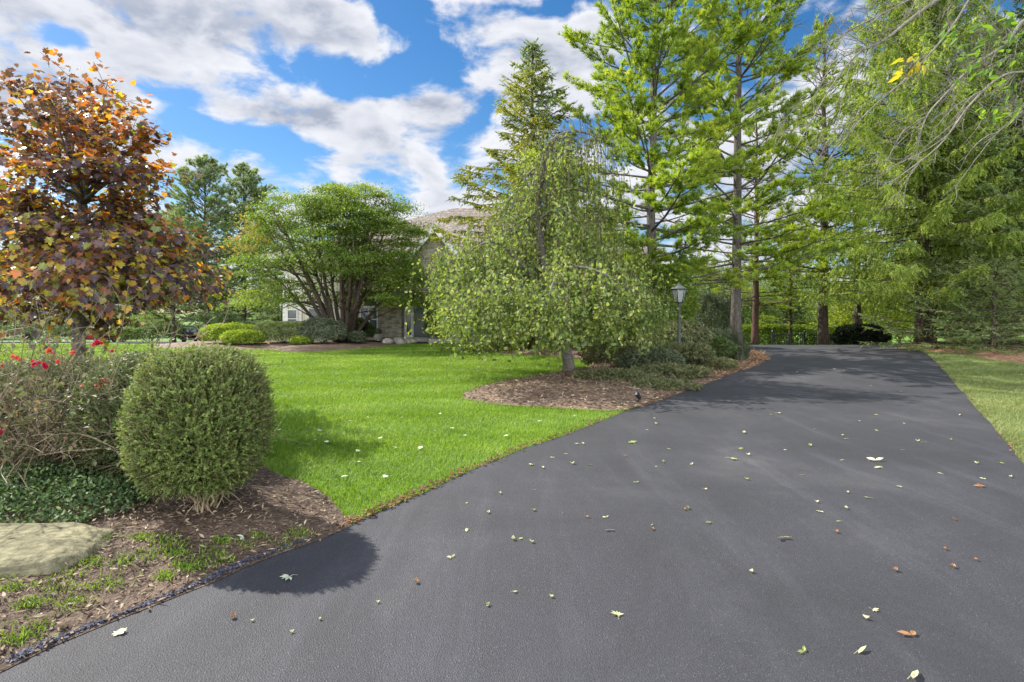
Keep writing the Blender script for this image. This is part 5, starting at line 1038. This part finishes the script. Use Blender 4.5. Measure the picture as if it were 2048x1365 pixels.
# ---------------------------------------------------------------- bare twiggy tree reaching in from beyond the right edge
def bare_tree():
    r = np.random.default_rng(601); tm = MB(); cm = MB(); base = np.array([9.6, 8.2, 0.0]); Tk = np.array([base, base+[-.1, 0, 1.5], base+[-.2, -.2, 3.2], base+[-.1, -.4, 5.0], base+[.2, -.4, 7.0]]); Tk = smooth3(Tk, 4); tm.tube(Tk, np.linspace(.2, .09, len(Tk)), 10)
    limbs = [([(2300, 60, 7.6), (2180, -60, 7.4), (2050, -70, 7.2), (1930, -30, 7.0), (1840, 25, 6.9), (1770, 80, 6.8), (1720, 105, 6.8), (1665, 170, 6.7), (1590, 300, 6.6)], .045),
             ([(2280, 150, 7.8), (2160, 40, 7.6), (2060, 35, 7.4), (2010, 90, 7.3), (1950, 130, 7.2), (1890, 190, 7.1), (1850, 240, 7.0), (1830, 320, 6.9)], .04),
             ([(2290, 300, 7.5), (2180, 180, 7.3), (2090, 150, 7.2), (2010, 150, 7.0), (1940, 210, 6.8), (1880, 290, 6.7), (1790, 360, 6.6)], .032),
             ([(2280, 0, 8.0), (2140, -120, 7.9), (2000, -80, 7.8), (1900, 60, 7.7), (1820, 150, 7.6), (1730, 230, 7.5), (1650, 330, 7.4)], .03),
             ([(2240, 260, 7.3), (2150, 200, 7.0), (2060, 215, 6.8), (1990, 270, 6.7)], .022),
             ([(2050, -70, 7.2), (1960, -60, 6.8), (1860, -20, 6.5), (1780, 20, 6.3), (1690, 65, 6.2)], .02)]
    tw = []; rad = []; tips = []
    for pts, r0 in limbs:
        P = smooth3(np.array([at(*p) for p in pts]), 5); P = np.vstack([P[:1]*.4+Tk[12:13]*.6, P]); tm.tube(P, np.linspace(r0*.75, .005, len(P)), 6)
        for j in range(int(len(P)*.9)):
            s = along(P, np.array([r.uniform(.25, 1)]))[0]; d = unit(np.array([-.75, r.normal()*.35, -.35+r.normal()*.45])); L = r.uniform(.25, 1.1); Q = curve(s, d, L, 8, np.array([.1, 0, .5*r.normal()]), .09, r); tw.append(Q); rad.append(np.linspace(.0062, .002, 8))
            for k in range(4):
                s2 = along(Q, np.array([r.uniform(.25, 1)]))[0]; d2 = unit(np.array([-.5, r.normal()*.5, r.normal()*.7-.1])); Q2 = curve(s2, d2, r.uniform(.1, .45), 8, np.array([-.1, 0, .6*r.normal()]), .12, r); tw.append(Q2); rad.append(np.linspace(.0034, .0014, 8))
    tm.tubes(np.array(tw), np.array(rad), 4)
    for x, y, Y, n, t, s_ in [(1905, 62, 6.9, 10, .2, .09), (1990, 50, 7.1, 16, .15, .15), (2030, 90, 7.2, 16, .2, .14), (1960, 95, 7.0, 10, .25, .12), (1940, 140, 6.9, 8, .2, .1), (2010, 190, 6.9, 12, .3, .1), (1985, 225, 6.8, 9, .45, .1), (1825, 130, 6.7, 14, .85, .08), (1812, 140, 6.7, 7, .95, .05), (1995, 130, 7.0, 9, .2, .1)]:
        p = at(x, y, Y)+r.normal(size=(n, 3))*s_; cm.cards(p, unit(rdir(n, r)*.6+np.array([-.6, 0, -.5])), unit(rdir(n, r)+np.array([0, 0, .6])), .17*r.uniform(.6, 1.1, n), .062, OVATE, np.clip(t+r.normal(size=n)*.08, 0, 1))
        near = tw[int(np.argmin([np.linalg.norm(T[-1]-p[0]) for T in tw]))][-1]; tm.tubes(np.stack([np.repeat(near[None], n, 0), (near+p)/2, p], 1), np.tile([.004, .003, .002], (n, 1)), 3)
    root = thing('bare_tree', 'nearly bare tree sending pale twigs with a few bright leaves over the driveway', 'tree', tuple(base)); tm.build('branches', TWIG_PALE, root, True, base); cm.build('leaves', BRIGHT, root, origin=base)
bare_tree()
# ---------------------------------------------------------------- camera, sun, sky
cam = bpy.data.cameras.new('camera'); co = bpy.data.objects.new('camera', cam); COL.objects.link(co)
cam.sensor_width = 36; cam.lens = 36*F/2048; cam.clip_end = 3000; cam.clip_start = .05
co.location = (0, 0, EYE); co.rotation_euler = (R(90), 0, 0); cam.shift_y = (HZ-682.5)/2048
S.camera = co
SUN_EL, TX, TY = 43, .84, -.54
h = math.hypot(TX, TY); d = Vector((TX/h*math.cos(R(SUN_EL)), TY/h*math.cos(R(SUN_EL)), -math.sin(R(SUN_EL))))
sl = bpy.data.lights.new('sun', 'SUN'); so = bpy.data.objects.new('sun', sl); COL.objects.link(so)
sl.energy = 4.6; sl.angle = R(.6); sl.color = (1, .95, .86); so.rotation_euler = d.to_track_quat('-Z', 'Y').to_euler()
w = bpy.data.worlds.new('World'); S.world = w; w.use_nodes = True; nt = w.node_tree; nt.nodes.clear(); Lk = nt.links
CL_W, CL_G, FILL_CLOUD_GAIN = (6.9, 7.0, 7.4), (3.0, 3.4, 4.3), 3.5
def M(op, a, b=None, c=None):
    n = nt.nodes.new('ShaderNodeMath'); n.operation = op
    for i, v in enumerate((a, b, c)):
        if v is None: continue
        if isinstance(v, (int, float)): n.inputs[i].default_value = v
        else: Lk.new(v, n.inputs[i])
    return n.outputs[0]
def sm(x, a, b):
    n = nt.nodes.new('ShaderNodeMapRange'); n.interpolation_type = 'SMOOTHSTEP'; Lk.new(x, n.inputs[0])
    n.inputs[1].default_value = a; n.inputs[2].default_value = b; return n.outputs[0]
def mixc(f, a, b):
    n = nt.nodes.new('ShaderNodeMix'); n.data_type = 'RGBA'
    if isinstance(f, (int, float)): n.inputs[0].default_value = f
    else: Lk.new(f, n.inputs[0])
    for s, v in ((6, a), (7, b)):
        if isinstance(v, tuple): n.inputs[s].default_value = (*v, 1)
        else: Lk.new(v, n.inputs[s])
    return n.outputs[2]
sky = nt.nodes.new('ShaderNodeTexSky'); sky.sky_type = 'NISHITA'; sky.sun_disc = False; sky.sun_elevation = R(SUN_EL); sky.sun_rotation = math.atan2(-TX, -TY); sky.ozone_density = 3.0; sky.dust_density = .3; sky.air_density = 1.0
tc = nt.nodes.new('ShaderNodeTexCoord'); sx = nt.nodes.new('ShaderNodeSeparateXYZ'); Lk.new(tc.outputs['Generated'], sx.inputs[0])
X, Y, Z = sx.outputs
AZ = M('ARCTAN2', X, Y); EL = M('ARCSINE', Z)
def azel(px, py): a = math.atan((px-CX)/F); return a, math.atan((HZ-py)/math.hypot(px-CX, F))
# cloud banks and clear gaps, as (photo direction, angular half-sizes, weight)
BLOBS = [(300, -10, 620, 150, .46), (430, 95, 330, 70, .18), (60, 150, 200, 110, .35), (860, 215, 120, 62, .62), (700, 230, 90, 50, .42), (545, 218, 150, 48, .50), (690, 268, 300, 36, .30), (1060, 160, 150, 150, .40), (1180, 60, 170, 110, .40), (800, 325, 110, 42, .34), (650, 320, 90, 45, .26), (420, 320, 130, 50, .28), (960, 330, 120, 110, .25), (1500, 300, 260, 200, .34), (1760, 120, 200, 120, .2), (700, 400, 420, 45, .18), (130, 230, 220, 80, .30), (650, 40, 90, 50, .25), (650, 120, 30, 24, .12),
         (700, 150, 230, 46, -.50), (860, 120, 140, 62, -.55), (830, 20, 160, 40, -.36), (440, 275, 130, 52, -.42), (350, 205, 80, 40, -.30), (130, 75, 45, 24, -.5), (1290, 5, 70, 45, -.45), (1600, 45, 120, 80, -.5), (915, 330, 40, 60, -.25), (580, 300, 90, 30, -.28), (410, 130, 45, 40, -.12), (1100, 25, 80, 22, -.3), (1470, 20, 60, 60, -.2), (1560, 200, 60, 60, -.15), (480, 180, 60, 24, -.3)]
def field(az, el, detail, blobs=True):
    cmb = nt.nodes.new('ShaderNodeCombineXYZ'); Lk.new(M('MULTIPLY', az, 1.0), cmb.inputs[0]); Lk.new(M('MULTIPLY', M('POWER', M('MAXIMUM', M('ADD', el, .05), .001), .75), 2.0), cmb.inputs[1]); cmb.inputs[2].default_value = 1.7
    n1 = nt.nodes.new('ShaderNodeTexNoise'); n1.inputs['Scale'].default_value = 9.0; n1.inputs['Detail'].default_value = detail; n1.inputs['Roughness'].default_value = .55; n1.inputs['Distortion'].default_value = .25; Lk.new(cmb.outputs[0], n1.inputs['Vector'])
    tot = M('MULTIPLY_ADD', M('SUBTRACT', n1.outputs[0], .5), 2.35, .02)
    noise_only = tot
    for px, py, rx, ry, wt in BLOBS if blobs else []:
        a0, e0 = azel(px, py); ra = rx/F*.95; re = ry/F*.9
        u = M('DIVIDE', M('SUBTRACT', az, a0), ra); v = M('DIVIDE', M('SUBTRACT', el, e0), re)
        q = M('SUBTRACT', 1.0, M('MULTIPLY', M('MULTIPLY_ADD', u, u, M('MULTIPLY', v, v)), .6)); q = M('MAXIMUM', q, 0.0)
        tot = M('MULTIPLY_ADD', M('MULTIPLY', q, q), wt*.85, tot)
    return tot, noise_only
c0, n0 = field(AZ, EL, 9.0); _, n1 = field(M('ADD', AZ, -.016), M('ADD', EL, .032), 4.0, False)
low = sm(EL, .30, .02); c0 = M('MULTIPLY_ADD', low, .16, c0)
cover = sm(c0, -.06, .36)
lit = sm(M('SUBTRACT', n0, n1), -.34, .34)
thick = sm(c0, .25, .9)
bulk = sm(M('SUBTRACT', c0, n0), .22, .62)
dark = M('ADD', M('MULTIPLY', M('MAXIMUM', thick, M('MULTIPLY', bulk, .8)), M('MULTIPLY_ADD', lit, -.55, 1.0)), M('MULTIPLY', M('SUBTRACT', 1.0, lit), .36))
# unseen bright cloud bank added behind the camera to lift the shaded sides
sd = Vector((-TX/h*math.cos(R(SUN_EL)), -TY/h*math.cos(R(SUN_EL)), math.sin(R(SUN_EL))))
front = sm(M('MULTIPLY', Y, -1.0), .0, .55)  # mask of the added fill clouds, out of view
gain = M('MULTIPLY_ADD', front, FILL_CLOUD_GAIN, 1.0)
cloud = mixc(dark, CL_W, CL_G)
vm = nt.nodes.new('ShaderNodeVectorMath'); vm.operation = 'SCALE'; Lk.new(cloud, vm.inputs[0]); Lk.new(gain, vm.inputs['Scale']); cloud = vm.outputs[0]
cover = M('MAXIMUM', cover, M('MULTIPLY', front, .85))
hs = nt.nodes.new('ShaderNodeHueSaturation'); hs.inputs['Saturation'].default_value = 1.32; hs.inputs['Value'].default_value = 1.0; Lk.new(sky.outputs[0], hs.inputs['Color'])
vis = M('MULTIPLY', cover, sm(EL, -.03, .03))
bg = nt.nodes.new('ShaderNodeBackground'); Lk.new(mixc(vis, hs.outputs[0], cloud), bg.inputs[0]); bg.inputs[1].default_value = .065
ow = nt.nodes.new('ShaderNodeOutputWorld'); Lk.new(bg.outputs[0], ow.inputs[0])
w.cycles.sampling_method = 'MANUAL'; w.cycles.sample_map_resolution = 512
S.view_settings.view_transform = 'Standard'; S.view_settings.look = 'None'; S.view_settings.exposure = 1.08; S.view_settings.gamma = 1
S.render.engine = 'CYCLES'; c = S.cycles
c.max_bounces = 7; c.diffuse_bounces = 4; c.glossy_bounces = 2; c.transmission_bounces = 5; c.transparent_max_bounces = 6; c.use_denoising = True; c.denoiser = 'OPENIMAGEDENOISE'
c.caustics_reflective = False; c.caustics_refractive = False; c.sample_clamp_indirect = 6
